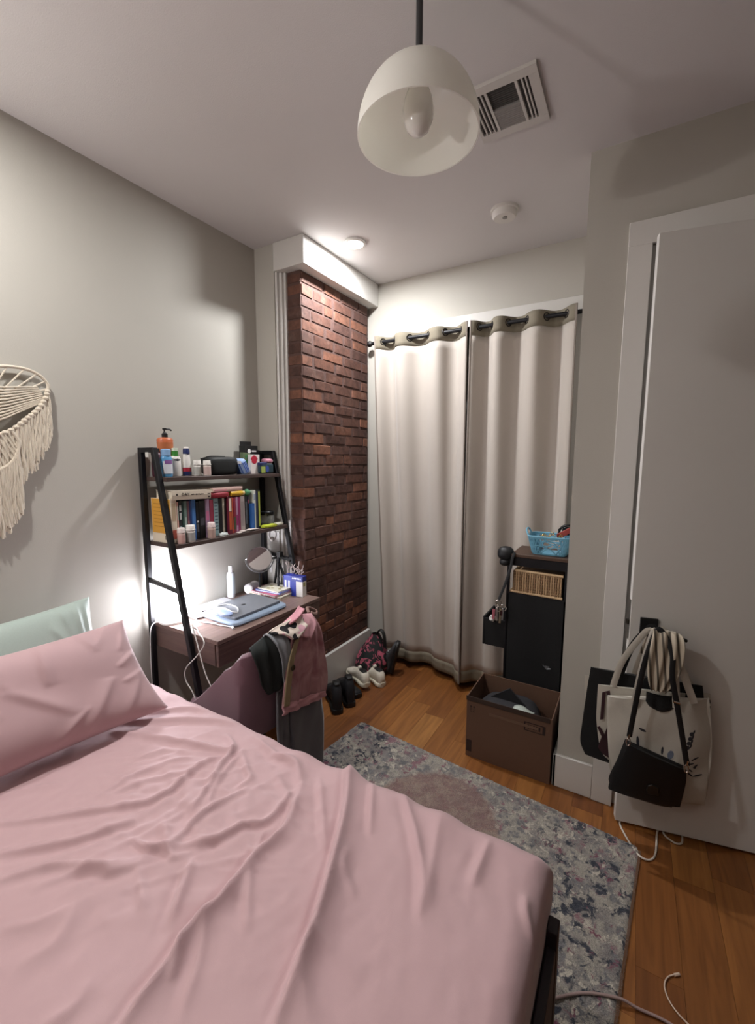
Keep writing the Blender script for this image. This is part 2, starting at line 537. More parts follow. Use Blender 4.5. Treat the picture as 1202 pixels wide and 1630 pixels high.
# ------------------------------------------------------------------ ceiling lamps, vent, detector
M_LENS = mat('#ffffff', 0.5, emit='#fff6ea', estr=40.0)
lens0 = None
for i, (x, y, wat, c) in enumerate(CANS):
    lab = ['glowing recessed downlight close to the boxed beam', 'recessed downlight over the bed, out of view', 'recessed downlight near the viewer, out of view'][i]
    cl_ = thing('ceiling_light', lab, 'ceiling light', (x, y, H - 0.012))
    mb = MB().lathe([(0.066, 0.012), (0.066, 0.004), (0.060, 0.0), (0.050, 0.0), (0.047, 0.009), (0.047, 0.012)], (x, y, H - 0.012), 32, caps=False)
    ob('trim_ring', mb, mat('#efeeea', 0.4), cl_)
    ob('lens', MB().lathe([(0.048, 0.0), (0.048, 0.003)], (x, y, H - 0.006), 32), M_LENS, cl_)
    ld = bpy.data.lights.new('downlight', 'AREA')
    ld.energy = wat; ld.color = c; ld.shape = 'DISK'; ld.size = 0.09
    lo = bpy.data.objects.new('downlight', ld); COL.objects.link(lo)
    lo.parent = cl_; lo.location = (0, 0, -0.003)

vt = thing('ceiling_vent', 'white ceiling air vent with dark slots beside the pendant', 'vent', (1.583, 1.687, H - 0.012))
M_VENT = mat('#c9c5c0', 0.45)
VX0, VX1, VY0, VY1, VZ = 1.46, 1.706, 1.556, 1.82, H - 0.012
mb = MB()
for lo_, hi_ in (((VX0, VY0, VZ), (VX1, VY0 + 0.035, H)), ((VX0, VY1 - 0.035, VZ), (VX1, VY1, H)), ((VX0, VY0 + 0.035, VZ), (VX0 + 0.012, VY1 - 0.035, H)),
                 ((VX1 - 0.032, VY0 + 0.035, VZ), (VX1, VY1 - 0.035, H)), ((1.527, VY0 + 0.035, VZ), (1.537, VY1 - 0.035, H)), ((1.629, VY0 + 0.035, VZ), (1.639, VY1 - 0.035, H))):
    mb.box(lo_, hi_)
ob('frame', mb, M_VENT, vt, bevel=0.001)
ob('backing', Bx((VX0 + 0.01, VY0 + 0.03, H - 0.0015), (VX1 - 0.02, VY1 - 0.03, H - 0.0005)), mat('#4c4a4a', 0.9), vt)
for x in (1.483, 1.498, 1.513, 1.65, 1.662):
    ob('slat', Bx((x, VY0 + 0.035, VZ + 0.001), (x + 0.005, VY1 - 0.035, H - 0.002)), M_VENT, vt)
mb = MB()
for j in range(10):
    y = VY0 + 0.138 + j * 0.0088
    mb.box((1.537, y, VZ + 0.002), (1.629, y + 0.007, VZ + 0.004))
mb.box((1.537, VY0 + 0.128, VZ), (1.629, VY0 + 0.134, H))
ob('damper', mb, mat('#8f8b88', 0.5), vt, label='grey louvred half of the vent centre')
mb = MB()
for j in range(10):
    y = VY0 + 0.037 + j * 0.009
    mb.box((1.537, y, VZ + 0.006), (1.629, y + 0.003, VZ + 0.009))
ob('damper', mb, mat('#55524f', 0.6), vt, label='darker open half of the vent centre')

sd = thing('smoke_detector', 'round white smoke detector on the ceiling', 'smoke detector', (1.41, 2.335, H))
P_ = (1.41, 2.335, H)
ob('base', MB().lathe([(0.068, 0), (0.068, -0.012), (0.064, -0.014)], P_, 32), mat('#d8d4ce', 0.5), sd)
ob('cover', MB().lathe([(0.060, -0.012), (0.060, -0.03), (0.052, -0.042), (0.0, -0.044)], P_, 32, caps=False), mat('#d8d4ce', 0.5), sd)
ob('button', MB().lathe([(0.012, -0.043), (0.012, -0.047), (0.0, -0.048)], (1.415, 2.325, H), 16, caps=False), mat('#8d8984', 0.5), sd)

# pendant
PX, PY, PZ = 1.527, 1.083, 2.377
pe = thing('pendant_lamp', 'white glass dome pendant hanging unlit from a dark rod', 'pendant lamp', (PX, PY, PZ))
m, nt, b = base_mat('opal_glass')
b.inputs['Base Color'].default_value = srgb('#fdfcf8'); b.inputs['Roughness'].default_value = 0.35
tl = nd(nt, 'ShaderNodeBsdfTranslucent'); tl.inputs[0].default_value = srgb('#fbf9f2')
ms = nd(nt, 'ShaderNodeMixShader'); ms.inputs[0].default_value = 0.45
nt.links.new(b.outputs[0], ms.inputs[1]); nt.links.new(tl.outputs[0], ms.inputs[2]); nt.links.new(ms.outputs[0], nt.nodes['Material Output'].inputs[0])
def dome(r0, h, k):
    return [(r0 * math.cos(t) ** k, h * math.sin(t)) for t in [i / 18 * math.pi / 2 * 0.965 for i in range(19)]]
o_ = dome(0.153, 0.155, 0.85); i_ = dome(0.149, 0.151, 0.85)
mb = MB().lathe(o_ + i_[::-1], (PX, PY, PZ), 56, caps=False)
n_ = len(mb.v); mb.f += [(k, (k + 1) % 56, n_ - 56 + (k + 1) % 56, n_ - 56 + k) for k in range(56)]; mb.m += [0] * 56
ob('shade', mb, m, pe, angle=60)
ob('rod', MB().lathe([(0.0085, 0.15), (0.0085, H - PZ - 0.02)], (PX, PY, PZ), 14), mat('#4a4a4c', 0.4, 0.6), pe)
ob('canopy', MB().lathe([(0.06, H - PZ - 0.003), (0.06, H - PZ - 0.02), (0.02, H - PZ - 0.03)], (PX, PY, PZ), 28), mat('#4a4a4c', 0.4, 0.6), pe)
ob('holder', MB().lathe([(0.022, 0.105), (0.024, 0.152), (0.026, 0.158), (0.012, 0.172)], (PX, PY, PZ), 20), mat('#8c8c8c', 0.35, 0.8), pe)
bl = MB().lathe([(0.014, 0.125), (0.024, 0.112), (0.034, 0.088), (0.039, 0.062), (0.037, 0.04), (0.028, 0.018), (0.014, 0.006), (0.0, 0.003)], (PX, PY, PZ), 24, caps=False)
ob('bulb', bl, mat('#e9e7e0', 0.15), pe)

# unseen torchiere behind the viewer, added as fill light for the ceiling
tl_ = thing('fill_lamp', 'added unseen uplighter behind the viewer that brightens the ceiling', 'fill lamp', (0.22, -1.05, 0))
TP = (0.22, -1.05, 0)
ob('base', MB().lathe([(0.13, 0), (0.13, 0.012), (0.02, 0.022)], TP, 32), M_DARK, tl_)
ob('pole', MB().tube([(0.22, -1.05, 0.02), (0.22, -1.05, 1.72)], 0.011, 12), M_DARK, tl_)
ob('bowl', MB().lathe([(0.02, 1.70), (0.10, 1.73), (0.15, 1.80), (0.147, 1.80), (0.098, 1.734), (0.02, 1.706)], TP, 36, caps=False), M_DARK, tl_)
ld = bpy.data.lights.new('fill_light', 'POINT'); ld.energy = FILL_LAMP_W; ld.color = (1.0, 0.95, 0.93); ld.shadow_soft_size = 0.06
lo = bpy.data.objects.new('fill_light', ld); COL.objects.link(lo); lo.parent = tl_; lo.location = (0, 0, 1.748)

# ------------------------------------------------------------------ bed
bed = thing('bed', 'low dark-framed bed under the pink sheet', 'bed', (0.97, 0.27, 0))
M_FRAME = mat('#2b2429', 0.5, bump=0.1)
for y in (-0.45, 0.965):
    ob('leg', MB().box((1.945, y - 0.02, 0.0135 if y > 0 else 0), (1.97, y + 0.02, 0.50)), M_FRAME, bed, bevel=0.003)
    ob('leg', MB().box((0.03, y - 0.02, 0), (0.07, y + 0.02, 0.30)), M_FRAME, bed, bevel=0.003)
ob('footboard', MB().box((1.947, -0.43, 0.20), (1.968, 0.945, 0.46)), M_FRAME, bed, bevel=0.003)
for y in (-0.455, 0.955):
    ob('side_rail', MB().box((0.07, y - 0.01, 0.20), (1.945, y + 0.01, 0.32)), M_FRAME, bed, bevel=0.003)
ob('mattress', MB().box((0.03, -0.44, 0.27), (1.93, 0.99, 0.595)), mat('#d8d2cc', 0.9), bed, bevel=0.04, seg=4)

CREASES = [
    ([(1.337, 1.029), (1.427, 0.885), (1.492, 0.748), (1.544, 0.614), (1.569, 0.52), (1.587, 0.445)], 0.030, 0.045, 0.007),
    ([(1.272, 0.881), (1.335, 0.744), (1.332, 0.64), (1.347, 0.534), (1.338, 0.471), (1.352, 0.403), (1.36, 0.342), (1.371, 0.31)], 0.022, 0.030, 0.008),
    ([(0.658, 0.364), (0.821, 0.496), (0.958, 0.64), (0.951, 0.771), (0.968, 0.847)], 0.012, 0.016, 0.009),
    ([(0.769, 0.329), (0.916, 0.452), (0.977, 0.567)], 0.012, 0.018, 0.010),
    ([(0.86, 0.3), (0.948, 0.398), (1.046, 0.445), (1.104, 0.512)], 0.011, 0.018, 0.012),
    ([(0.967, 0.353), (1.029, 0.44), (1.081, 0.455), (1.119, 0.514)], 0.009, 0.012, 0.010),
    ([(1.032, 0.529), (1.088, 0.534), (1.122, 0.554), (1.168, 0.547)], 0.018, 0.010, 0.006),
    ([(1.119, 0.557), (1.204, 0.623), (1.241, 0.701), (1.278, 0.742), (1.269, 0.863)], 0.014, 0.014, 0.009),
    ([(1.129, 0.567), (1.119, 0.642), (1.125, 0.706), (1.147, 0.799)], 0.012, 0.012, 0.009),
    ([(1.086, 0.651), (1.043, 0.751), (1.0, 0.832), (0.975, 0.897), (0.899, 0.935)], 0.015, 0.012, 0.008),
    ([(1.094, 0.7), (1.046, 0.782), (1.005, 0.904)], 0.010, 0.009, 0.007),
    ([(1.005, 0.904), (1.084, 0.85), (1.124, 0.828), (1.116, 0.78)], 0.010, 0.010, 0.008),
    ([(0.802, 0.553), (0.824, 0.695), (0.899, 0.806)], 0.007, 0.010, 0.008),
    ([(0.829, 0.59), (0.886, 0.686), (0.992, 0.78)], 0.006, 0.010, 0.008),
    ([(0.506, 0.785), (0.707, 0.922), (0.867, 0.991)], 0.010, 0.020, 0.012),
    ([(0.543, 0.743), (0.753, 0.817), (0.955, 0.87), (0.975, 0.897)], 0.012, 0.018, 0.012),
    ([(0.487, 0.842), (0.623, 0.956), (0.739, 1.006)], 0.007, 0.014, 0.012),
    ([(0.752, 0.718), (0.793, 0.778), (0.903, 0.826)], 0.006, 0.012, 0.010),
    ([(1.542, 1.009), (1.631, 0.902), (1.695, 0.805), (1.725, 0.729)], 0.012, 0.022, 0.010),
    ([(1.44, 1.007), (1.532, 0.843)], 0.010, 0.016, 0.007),
    ([(1.297, 0.937), (1.392, 0.828), (1.454, 0.755)], 0.009, 0.016, 0.008),
    ([(1.797, 0.984), (1.797, 0.911), (1.796, 0.849)], 0.010, 0.020, 0.012),
    ([(1.663, 0.989), (1.703, 0.846), (1.729, 0.761)], 0.006, 0.020, 0.015),
    ([(1.517, 0.773), (1.535, 0.728), (1.588, 0.693)], 0.006, 0.010, 0.010),
    ([(1.339, 0.63), (1.397, 0.564), (1.444, 0.521)], 0.008, 0.012, 0.008),
    ([(1.34, 0.5), (1.391, 0.45), (1.438, 0.379)], 0.008, 0.016, 0.012),
    ([(1.322, 0.461), (1.363, 0.421), (1.378, 0.396)], 0.010, 0.010, 0.007),
    ([(1.112, 0.495), (1.19, 0.457), (1.218, 0.443)], 0.007, 0.010, 0.008),
    ([(1.212, 0.564), (1.26, 0.498), (1.291, 0.457)], 0.014, 0.018, 0.010),
    ([(1.295, 0.713), (1.321, 0.657), (1.288, 0.667)], 0.010, 0.010, 0.008),
    ([(1.095, 0.94), (1.194, 0.948), (1.272, 0.881)], 0.010, 0.018, 0.012),
    ([(1.173, 0.887), (1.252, 0.842), (1.317, 0.808)], 0.007, 0.012, 0.010),
    ([(0.97, 0.978), (1.113, 0.95), (1.178, 0.938)], 0.009, 0.016, 0.014),
    ([(1.005, 0.273), (1.057, 0.318), (1.084, 0.363)], 0.006, 0.020, 0.020),
    ([(1.254, 0.24), (1.271, 0.289), (1.25, 0.32)], 0.006, 0.020, 0.015),
    ([(1.117, 0.264), (1.13, 0.321), (1.087, 0.38)], 0.005, 0.025, 0.020),
    ([(0.561, 0.422), (0.616, 0.491), (0.684, 0.543)], 0.005, 0.015, 0.012),
    ([(1.675, 0.572), (1.566, 0.58), (1.586, 0.519), (1.65, 0.475)], 0.005, 0.020, 0.020),
    ([(1.91, 0.892), (1.915, 0.856), (1.947, 0.818)], 0.008, 0.012, 0.010),
]


def seg_dist(px, py, pts):
    best = np.full(px.shape, 1e9); sign = np.zeros(px.shape); tt = np.zeros(px.shape)
    n = len(pts) - 1
    for i in range(n):
        ax, ay = pts[i]; bx, by = pts[i + 1]
        dx, dy = bx - ax, by - ay
        L2 = dx * dx + dy * dy + 1e-12
        t = np.clip(((px - ax) * dx + (py - ay) * dy) / L2, 0, 1)
        qx, qy = px - ax - t * dx, py - ay - t * dy
        d = np.hypot(qx, qy)
        s = np.sign(dx * qy - dy * qx)
        m = d < best
        best = np.where(m, d, best); sign = np.where(m, s, sign); tt = np.where(m, (i + t) / n, tt)
    return best, sign, tt

def vnoise(x, y, seed):
    """smooth value noise"""
    r = np.random.default_rng(seed).random((64, 64))
    xi, yi = np.floor(x).astype(int), np.floor(y).astype(int)
    fx, fy = x - xi, y - yi
    fx, fy = fx * fx * (3 - 2 * fx), fy * fy * (3 - 2 * fy)
    g = lambda a, b: r[a % 64, b % 64]
    return (g(xi, yi) * (1 - fx) + g(xi + 1, yi) * fx) * (1 - fy) + (g(xi, yi + 1) * (1 - fx) + g(xi + 1, yi + 1) * fx) * fy

def smooth_poly(pts, k=5):
    return [(p.x, p.y) for p in smooth_path([(a, b, 0) for a, b in pts], k)]

def build_sheet():
    ZT, R = 0.62, 0.055
    ue, ve = 1.945 - R, 1.035 - R          # where the top begins to round off, towards foot and desk side
    us = np.concatenate([np.arange(0.005, ue + 0.30, 0.0054)])
    vs = np.concatenate([np.arange(-0.44, ve + 0.36, 0.0054)])
    U, V = np.meshgrid(us, vs)
    def prof(d):
        d = np.maximum(d, 0)
        a = np.minimum(d / R, math.pi / 2)
        over = np.maximum(d - R * math.pi / 2, 0)
        return R * np.sin(a), R * (1 - np.cos(a)) + over
    pu, qu = prof(U - ue)
    pv, qv = prof(V - ve)
    X = np.minimum(U, ue) + pu
    Y = np.minimum(V, ve) + pv
    q = np.where((qu > 0) & (qv > 0), np.hypot(qu, qv), np.maximum(qu, qv))
    q = np.minimum(q, 0.30)
    Z = ZT - q
    h = np.zeros(X.shape)
    for pts, a, w1, w2 in CREASES:
        P = smooth_poly(pts)
        d, s, t = seg_dist(U, V, P)
        wd = np.where(s > 0, w1, w2) if True else w1
        wd = wd * 0.75
        taper = np.sin(np.clip(t, 0.0, 1.0) * math.pi * 0.94 + 0.1) ** 0.6
        h += 1.1 * a * taper * np.exp(-(d / wd) ** 1.6)
        h += 0.42 * a * taper * np.exp(-(d / (wd * 0.4)) ** 2)
        h -= np.where(s > 0, 0, 0.38 * a * taper * np.exp(-((d - 1.9 * w2) / (1.0 * w2)) ** 2))
    h += 0.010 * (vnoise(U * 5, V * 5, 1) - 0.5) + 0.004 * (vnoise(U * 14 + V * 5, V * 10, 2) - 0.5)
    # gathered knot
    for (ku, kv, kr, ka) in ((1.075, 0.590, 0.022, 0.016), (1.10, 0.575, 0.014, 0.012)):
        h += ka * np.exp(-(np.hypot(U - ku, (V - kv) * 1.4) / kr) ** 2)
    # finer rumpling round the gathered middle of the bed
    mk = np.exp(-(((U - 1.08) / 0.34) ** 2 + ((V - 0.66) / 0.24) ** 2))
    for ang, fr, am_, sd in ((0.5, 34, 0.0075, 11), (1.05, 26, 0.009, 12), (-0.35, 40, 0.005, 13)):
        a_ = U * math.cos(ang) + V * math.sin(ang); b_ = -U * math.sin(ang) + V * math.cos(ang)
        nz1 = vnoise(a_ * fr * 0.22, b_ * fr + 3 * vnoise(a_ * 5, b_ * 5, sd + 9), sd)
        h += am_ * mk * np.clip(1 - 4.5 * np.abs(nz1 - 0.5), 0, 1) * 0.9
    h += 0.0022 * (vnoise(U * 45, V * 30 + U * 12, 3) - 0.5)
    for _ in range(1):                              # soften single-vertex steps
        p_ = np.pad(h, 1, mode='edge')
        h = (p_[1:-1, 1:-1] * 4 + (p_[:-2, 1:-1] + p_[2:, 1:-1] + p_[1:-1, :-2] + p_[1:-1, 2:]) * 2 + p_[:-2, :-2] + p_[2:, 2:] + p_[:-2, 2:] + p_[2:, :-2]) / 16
    # long soft ripples hanging over the desk side
    side = np.clip((V - ve + 0.12) / 0.12, 0, 1)
    h += side * 0.008 * (np.sin(U * 38 + 3 * vnoise(U * 3, V * 0, 5)) * vnoise(U * 6, V * 0 + 2, 6))
    k = np.clip(1 - q / 0.25, 0.25, 1)
    nx, ny, nz_ = np.where(qu > 0, pu / R, 0), np.where(qv > 0, pv / R, 0), np.clip(1 - q / R, 0, 1)
    ln = np.sqrt(nx ** 2 + ny ** 2 + nz_ ** 2) + 1e-6
    X = X + h * k * nx / ln * 0.35; Y = Y + h * k * ny / ln * 0.8; Z = Z + h * k * nz_ / ln
    X = np.minimum(X, np.where(Z < 0.47, 1.942, 1.952))
    mb = MB()
    nv, nu = X.shape
    mb.v = list(zip(X.ravel().tolist(), Y.ravel().tolist(), Z.ravel().tolist()))
    idx = np.arange(nu * nv).reshape(nv, nu)
    f = np.stack([idx[:-1, :-1], idx[:-1, 1:], idx[1:, 1:], idx[1:, :-1]], -1).reshape(-1, 4)
    mb.f = [tuple(x) for x in f.tolist()]; mb.m = [0] * len(mb.f)
    return mb
M_PINK = mat('#c09fa2', 0.72, bump=0.10, scale=900, var=0.02, sheen=0.25, vscale=3)
ob('bed_sheet', build_sheet(), M_PINK, label='rumpled dusty pink sheet covering the whole bed', cat='sheet', angle=180)

# ------------------------------------------------------------------ pillows
def pillow_mb(O, ex, ey, en, T, nu=90, nv=64, seed=1, pinch=0.06, wr=0.006, cre=()):
    """O centre, ex / ey half-size vectors, en thickness direction"""
    O, ex, ey, en = Vector(O), Vector(ex), Vector(ey), Vector(en).normalized()
    mb = MB()
    def side(sgn):
        def fn(a, b):
            u, v = 2 * a - 1, 2 * b - 1
            e = (1 - abs(u) ** 3.2) * (1 - abs(v) ** 3.2)
            t = T * max(e, 0) ** 0.55
            pu = u * (1 - pinch * (1 - v * v) ** 1 * abs(u) ** 3); pv = v * (1 - pinch * 1.2 * (1 - u * u) * abs(v) ** 3)
            n = 0.0
            if e > 0:
                n = wr * 0.6 * math.sin(5 * u + 2 * v + seed) * math.sin(3.3 * v - 2 * u + 2 * seed) * min(1, e * 3)
                for (u0, v0, u1, v1, a_, w_) in cre:
                    dx, dy = u1 - u0, v1 - v0
                    tt = min(1, max(0, ((u - u0) * dx + (v - v0) * dy) / (dx * dx + dy * dy)))
                    qx, qy = u - u0 - tt * dx, (v - v0 - tt * dy) * 0.6
                    sd = dx * qy - dy * qx
                    d_ = math.hypot(qx, qy)
                    n += a_ * math.sin(math.pi * min(1, tt * 0.9 + 0.1)) ** 0.5 * math.exp(-(d_ / (w_ if sd > 0 else w_ * 0.4)) ** 1.5) * min(1, e * 4)
            return O + ex * pu + ey * pv + en * (sgn * (t + n))
        return fn
    mb.grid(side(1), nu, nv)
    mb.grid(side(-1), nu, nv)
    return mb
def pillow(name, label, O, ex, ey, en, T, ma, **k):
    mb = pillow_mb(O, ex, ey, en, T, **k)
    o = ob(name, mb, ma, label=label, cat='pillow', angle=180)
    bm = bmesh.new(); bm.from_mesh(o.data); bmesh.ops.remove_doubles(bm, verts=bm.verts, dist=0.0008); bmesh.ops.recalc_face_normals(bm, faces=bm.faces)
    bm.to_mesh(o.data); bm.free()
    return o
# pink pillow: lower edge on the sheet, leaning back against the green one
br, tr_ = Vector((0.60, 0.915, 0.640)), Vector((0.390, 0.885, 0.950))
left = Vector((-0.10, -0.72, 0.0))
up_ = (tr_ - br)
pc = (br + tr_) / 2 + left / 2
pn = left.cross(up_).normalized()
if pn.x < 0: pn = -pn
PCRE = [(0.22, 0.95, 0.14, 0.1, .012, .07), (0.52, 0.95, 0.60, 0.45, .008, .06), (0.97, 0.85, 0.80, 0.35, .009, .06), (0.98, 0.3, 0.72, 0.05, .010, .06), (0.99, -0.1, 0.70, -0.25, .008, .05),
        (0.30, -0.85, 0.62, -0.10, .013, .09), (0.60, -0.9, 0.90, -0.2, .010, .07), (-0.15, 0.9, -0.3, 0.3, .010, .09), (-0.1, 0.2, 0.25, -0.5, .010, .10), (0.75, 0.9, 0.62, 0.55, .006, .05), (-0.6, 0.8, -0.3, -0.2, .010, .1), (0.05, -0.9, 0.35, -0.45, .010, .06)]
pillow('pillow', 'plump dusty pink pillow leaning at the head of the bed', pc + pn * 0.0, left * -0.5, up_ * 0.5, pn, 0.078, M_PINK, seed=2, wr=0.007, cre=PCRE)
gl = Vector((0, -0.68, -0.01)); gu = Vector((-0.13, 0, 0.40))
gc = Vector((0.235, 0.905, 0.62)) + gl / 2 + gu / 2 + Vector((0, 0, -0.03))
gn = Vector((0.40, 0, 0.13))
pillow('pillow', 'pale sage green pillow against the wall behind the pink one', gc, gl * -0.5, gu * 0.5, gn, 0.055, mat('#a9b8b0', 0.6, bump=0.1, scale=700, sheen=0.2), seed=5, wr=0.004, cre=[(0.62, 0.95, 0.70, 0.3, .008, .05), (0.78, 0.98, 0.82, 0.2, .010, .05), (0.90, 0.98, 0.92, 0.1, .009, .04), (0.5, 0.6, 0.62, 0.2, .008, .06)])

# ------------------------------------------------------------------ macrame wall hanging
mac = thing('macrame_wall_hanging', 'cream knotted macrame hanging with long fringe on the wall above the pillows', 'wall hanging', (0.018, 0.60, 1.55))
M_CORD = mat('#d3c8b6', 0.9, bump=0.5, scale=300, sheen=0.3)
YC = 0.60
def mir(p): return (p[0], 2 * YC - p[1], p[2])
top = [(0.018, 0.60, 1.862), (0.018, 0.66, 1.888), (0.018, 0.72, 1.906), (0.018, 0.785, 1.908), (0.018, 0.83, 1.892), (0.018, 0.856, 1.862), (0.018, 0.853, 1.832)]
low = [(0.018, 0.853, 1.832), (0.021, 0.835, 1.79), (0.022, 0.80, 1.745), (0.022, 0.765, 1.712), (0.022, 0.72, 1.672), (0.022, 0.66, 1.648), (0.022, 0.60, 1.64)]
mb = MB()
rt = smooth_path(top, 6); rl = smooth_path(low, 6)
for P in (rt, rl):
    mb.tube(P, 0.006, 8); mb.tube([mir(p) for p in P], 0.006, 8)
ob('ring', mb, M_CORD, mac)
mb = MB()
for i, p in enumerate(rl):
    if i % 2 == 0:
        for q in (p, Vector(mir(p))):
            mb.lathe([(0.0, -0.010), (0.008, -0.006), (0.0105, 0.0), (0.008, 0.006), (0.0, 0.010)], (q[0] + 0.003, q[1], q[2]), 8, caps=False)
ob('knots', mb, M_CORD, mac, kind='stuff')
mb = MB()
tip = Vector((0.021, 0.852, 1.835))
for k in range(11):                       # threads fanning out from the tip to the middle
    a = k / 10
    e = Vector((0.021, YC, 1.665 + 0.16 * a))
    s = tip + Vector((0, -0.012 - 0.03 * abs(a - 0.3), -0.045 + 0.055 * a))
    mb.tube([s, (s + e) / 2 + Vector((0, 0, -0.006)), e], 0.0035, 6); mb.tube([mir(s), mir((s + e) / 2 + Vector((0, 0, -0.006))), mir(e)], 0.0035, 6)
for k in range(6):
    p = rt[8 + k * 5]; e = Vector((0.018, YC + 0.01, 1.69 + 0.006 * k))
    mb.tube([p, e], 0.003, 6); mb.tube([mir(p), mir(e)], 0.003, 6)
ob('thread', mb, M_CORD, mac, kind='stuff')
def fringe(edge, l0, l1, seed, per=3, x=0.034):
    r = random.Random(seed); mb = MB()
    for i in range(len(edge) - 1):
        for j in range(per):
            t = j / per
            p = Vector(edge[i]) * (1 - t) + Vector(edge[i + 1]) * t
            a = (i + t) / len(edge)
            L = l0 + (l1 - l0) * a + r.uniform(-0.025, 0.02)
            for sgn in (0, 1):
                q = p if sgn == 0 else Vector(mir(p))
                pts = [q + Vector((r.uniform(-0.002, 0.006), r.uniform(-0.005, 0.005) * (k > 0), -L * k / 5)) for k in range(6)]
                mb.tube(smooth_path(pts, 2), [0.0045, 0.0045, 0.0044, 0.0043, 0.004, 0.004, 0.004, 0.0042, 0.0042, 0.0045, 0.003][:len(smooth_path(pts, 2))], 6)
    return mb
ob('fringe', fringe(rl, 0.17, 0.24, 3), M_CORD, mac, kind='stuff')
low2 = smooth_path([(0.030, 0.735, 1.60), (0.030, 0.72, 1.565), (0.030, 0.69, 1.535), (0.030, 0.65, 1.52), (0.030, 0.60, 1.515)], 5)
mb = MB(); mb.tube(low2, 0.006, 8); mb.tube([mir(p) for p in low2], 0.006, 8)
mb.tube(smooth_path([(0.028, 0.72, 1.672), (0.030, 0.74, 1.63), (0.030, 0.735, 1.60)], 4), 0.006, 8)
mb.tube([mir(p) for p in smooth_path([(0.028, 0.72, 1.672), (0.030, 0.74, 1.63), (0.030, 0.735, 1.60)], 4)], 0.006, 8)
for k in range(9):
    e = (0.029, YC + 0.11 - 0.012 * k, 1.66 - 0.002 * k)
    p = low2[min(len(low2) - 1, 2 * k)]
    mb.tube([p, e], 0.0035, 6); mb.tube([mir(p), mir(e)], 0.0035, 6)
ob('lower_ring', mb, M_CORD, mac)
ob('fringe', fringe(low2, 0.20, 0.26, 8, 4), M_CORD, mac, kind='stuff')

# ------------------------------------------------------------------ ladder desk
M_WALNUT = None
def wood_mat(name, c0, c1, axis='Y'):
    m, nt, b = base_mat(name)
    ge = nd(nt, 'ShaderNodeNewGeometry')
    mp = nd(nt, 'ShaderNodeMapping'); mp.inputs['Scale'].default_value = (45, 3, 45) if axis == 'Y' else (3, 45, 45)
    nt.links.new(ge.outputs['Position'], mp.inputs[0])
    n = nd(nt, 'ShaderNodeTexNoise', i_Scale=1.0, i_Detail=7.0, i_Distortion=0.8)
    nt.links.new(mp.outputs[0], n.inputs['Vector'])
    r = nd(nt, 'ShaderNodeValToRGB')
    r.color_ramp.elements[0].position = 0.3; r.color_ramp.elements[0].color = srgb(c0)
    r.color_ramp.elements[1].position = 0.7; r.color_ramp.elements[1].color = srgb(c1)
    nt.links.new(n.outputs[0], r.inputs[0]); nt.links.new(r.outputs[0], b.inputs['Base Color'])
    b.inputs['Roughness'].default_value = 0.45
    return m
M_WALNUT = wood_mat('walnut_top', '#6b5650', '#8d756c')
M_WALNUT_S = wood_mat('walnut_side', '#57443f', '#735d56', 'X')
M_SHELF = wood_mat('walnut_shelf', '#3d302d', '#54433e')
desk = thing('ladder_desk', 'black metal ladder shelf desk with walnut boards against the left wall', 'desk', (0.25, 1.6, 0))
def fx(z): return 0.14 + (1.62 - z) * 0.2145        # front upright leans forward
ZD = 0.755
for side, (ya, yb) in (('a', (1.203, 1.226)), ('b', (1.974, 1.997))):
    ob('rear_upright', MB().box((0.018, ya, 0), (0.043, yb, 1.62)), M_BLACKMETAL, desk, bevel=0.002)
    mb = MB(); mb.prism([(fx(1.62) - 0.026, 1.62), (fx(1.62), 1.62), (fx(0), 0), (fx(0) - 0.026, 0)], lambda p, q, t: (p, t, q), ya, yb)
    ob('front_upright', mb, M_BLACKMETAL, desk, bevel=0.002)
    ob('top_bar', MB().box((0.043, ya, 1.596), (fx(1.6) - 0.02, yb, 1.62)), M_BLACKMETAL, desk, bevel=0.002)
    mb = MB(); mb.prism([(0.043, 0.966), (0.043, 0.986), (fx(0.97) - 0.02, 0.962), (fx(0.95) - 0.02, 0.942)], lambda p, q, t: (p, t, q), ya + 0.003, yb - 0.003)
    ob('side_bar', mb, M_BLACKMETAL, desk, bevel=0.002)
ob('upper_shelf', MB().box((0.02, 1.226, 1.462), (0.195, 1.974, 1.482)), M_SHELF, desk, bevel=0.002)
ob('lower_shelf', MB().box((0.02, 1.226, 1.15), (0.25, 1.974, 1.17)), M_SHELF, desk, bevel=0.002)
ob('desktop', MB().box((0.012, 1.232, ZD - 0.02), (0.495, 1.972, ZD)), M_WALNUT, desk, bevel=0.002)
mb = MB(); mb.box((0.02, 1.234, 0.632), (0.470, 1.250, ZD - 0.02)); mb.box((0.02, 1.954, 0.632), (0.470, 1.970, ZD - 0.02)); mb.box((0.02, 1.25, 0.632), (0.034, 1.954, ZD - 0.02)); mb.box((0.034, 1.25, 0.632), (0.46, 1.954, 0.64))
ob('drawer_case', mb, M_WALNUT_S, desk, smooth=False)
ob('drawer_front', MB().box((0.475, 1.236, 0.628), (0.492, 1.968, ZD - 0.024)), wood_mat('walnut_front', '#57443f', '#735d56'), desk, bevel=0.002)
mb = MB(); mb.tube(smooth_path([(0.40, 1.32, 0.63), (0.40, 1.32, 0.60), (0.40, 1.36, 0.593), (0.40, 1.42, 0.598)], 4), 0.004, 6)
ob('hanger_hook', mb, mat('#8d8a88', 0.4, 0.8), desk)
for ya, yb in ((1.203, 1.226), (1.974, 1.997)):
    ob('foot_pad', MB().box((0.014, ya - 0.001, 0.0), (0.048, yb + 0.001, 0.014)), M_DARK, desk)
mb = MB(); mb.box((0.08, 1.2024, 1.575), (0.105, 1.2032, 1.598))
ob('sticker', mb, mat('#c9c9c4', 0.5), desk, label='small white sticker on the frame corner')

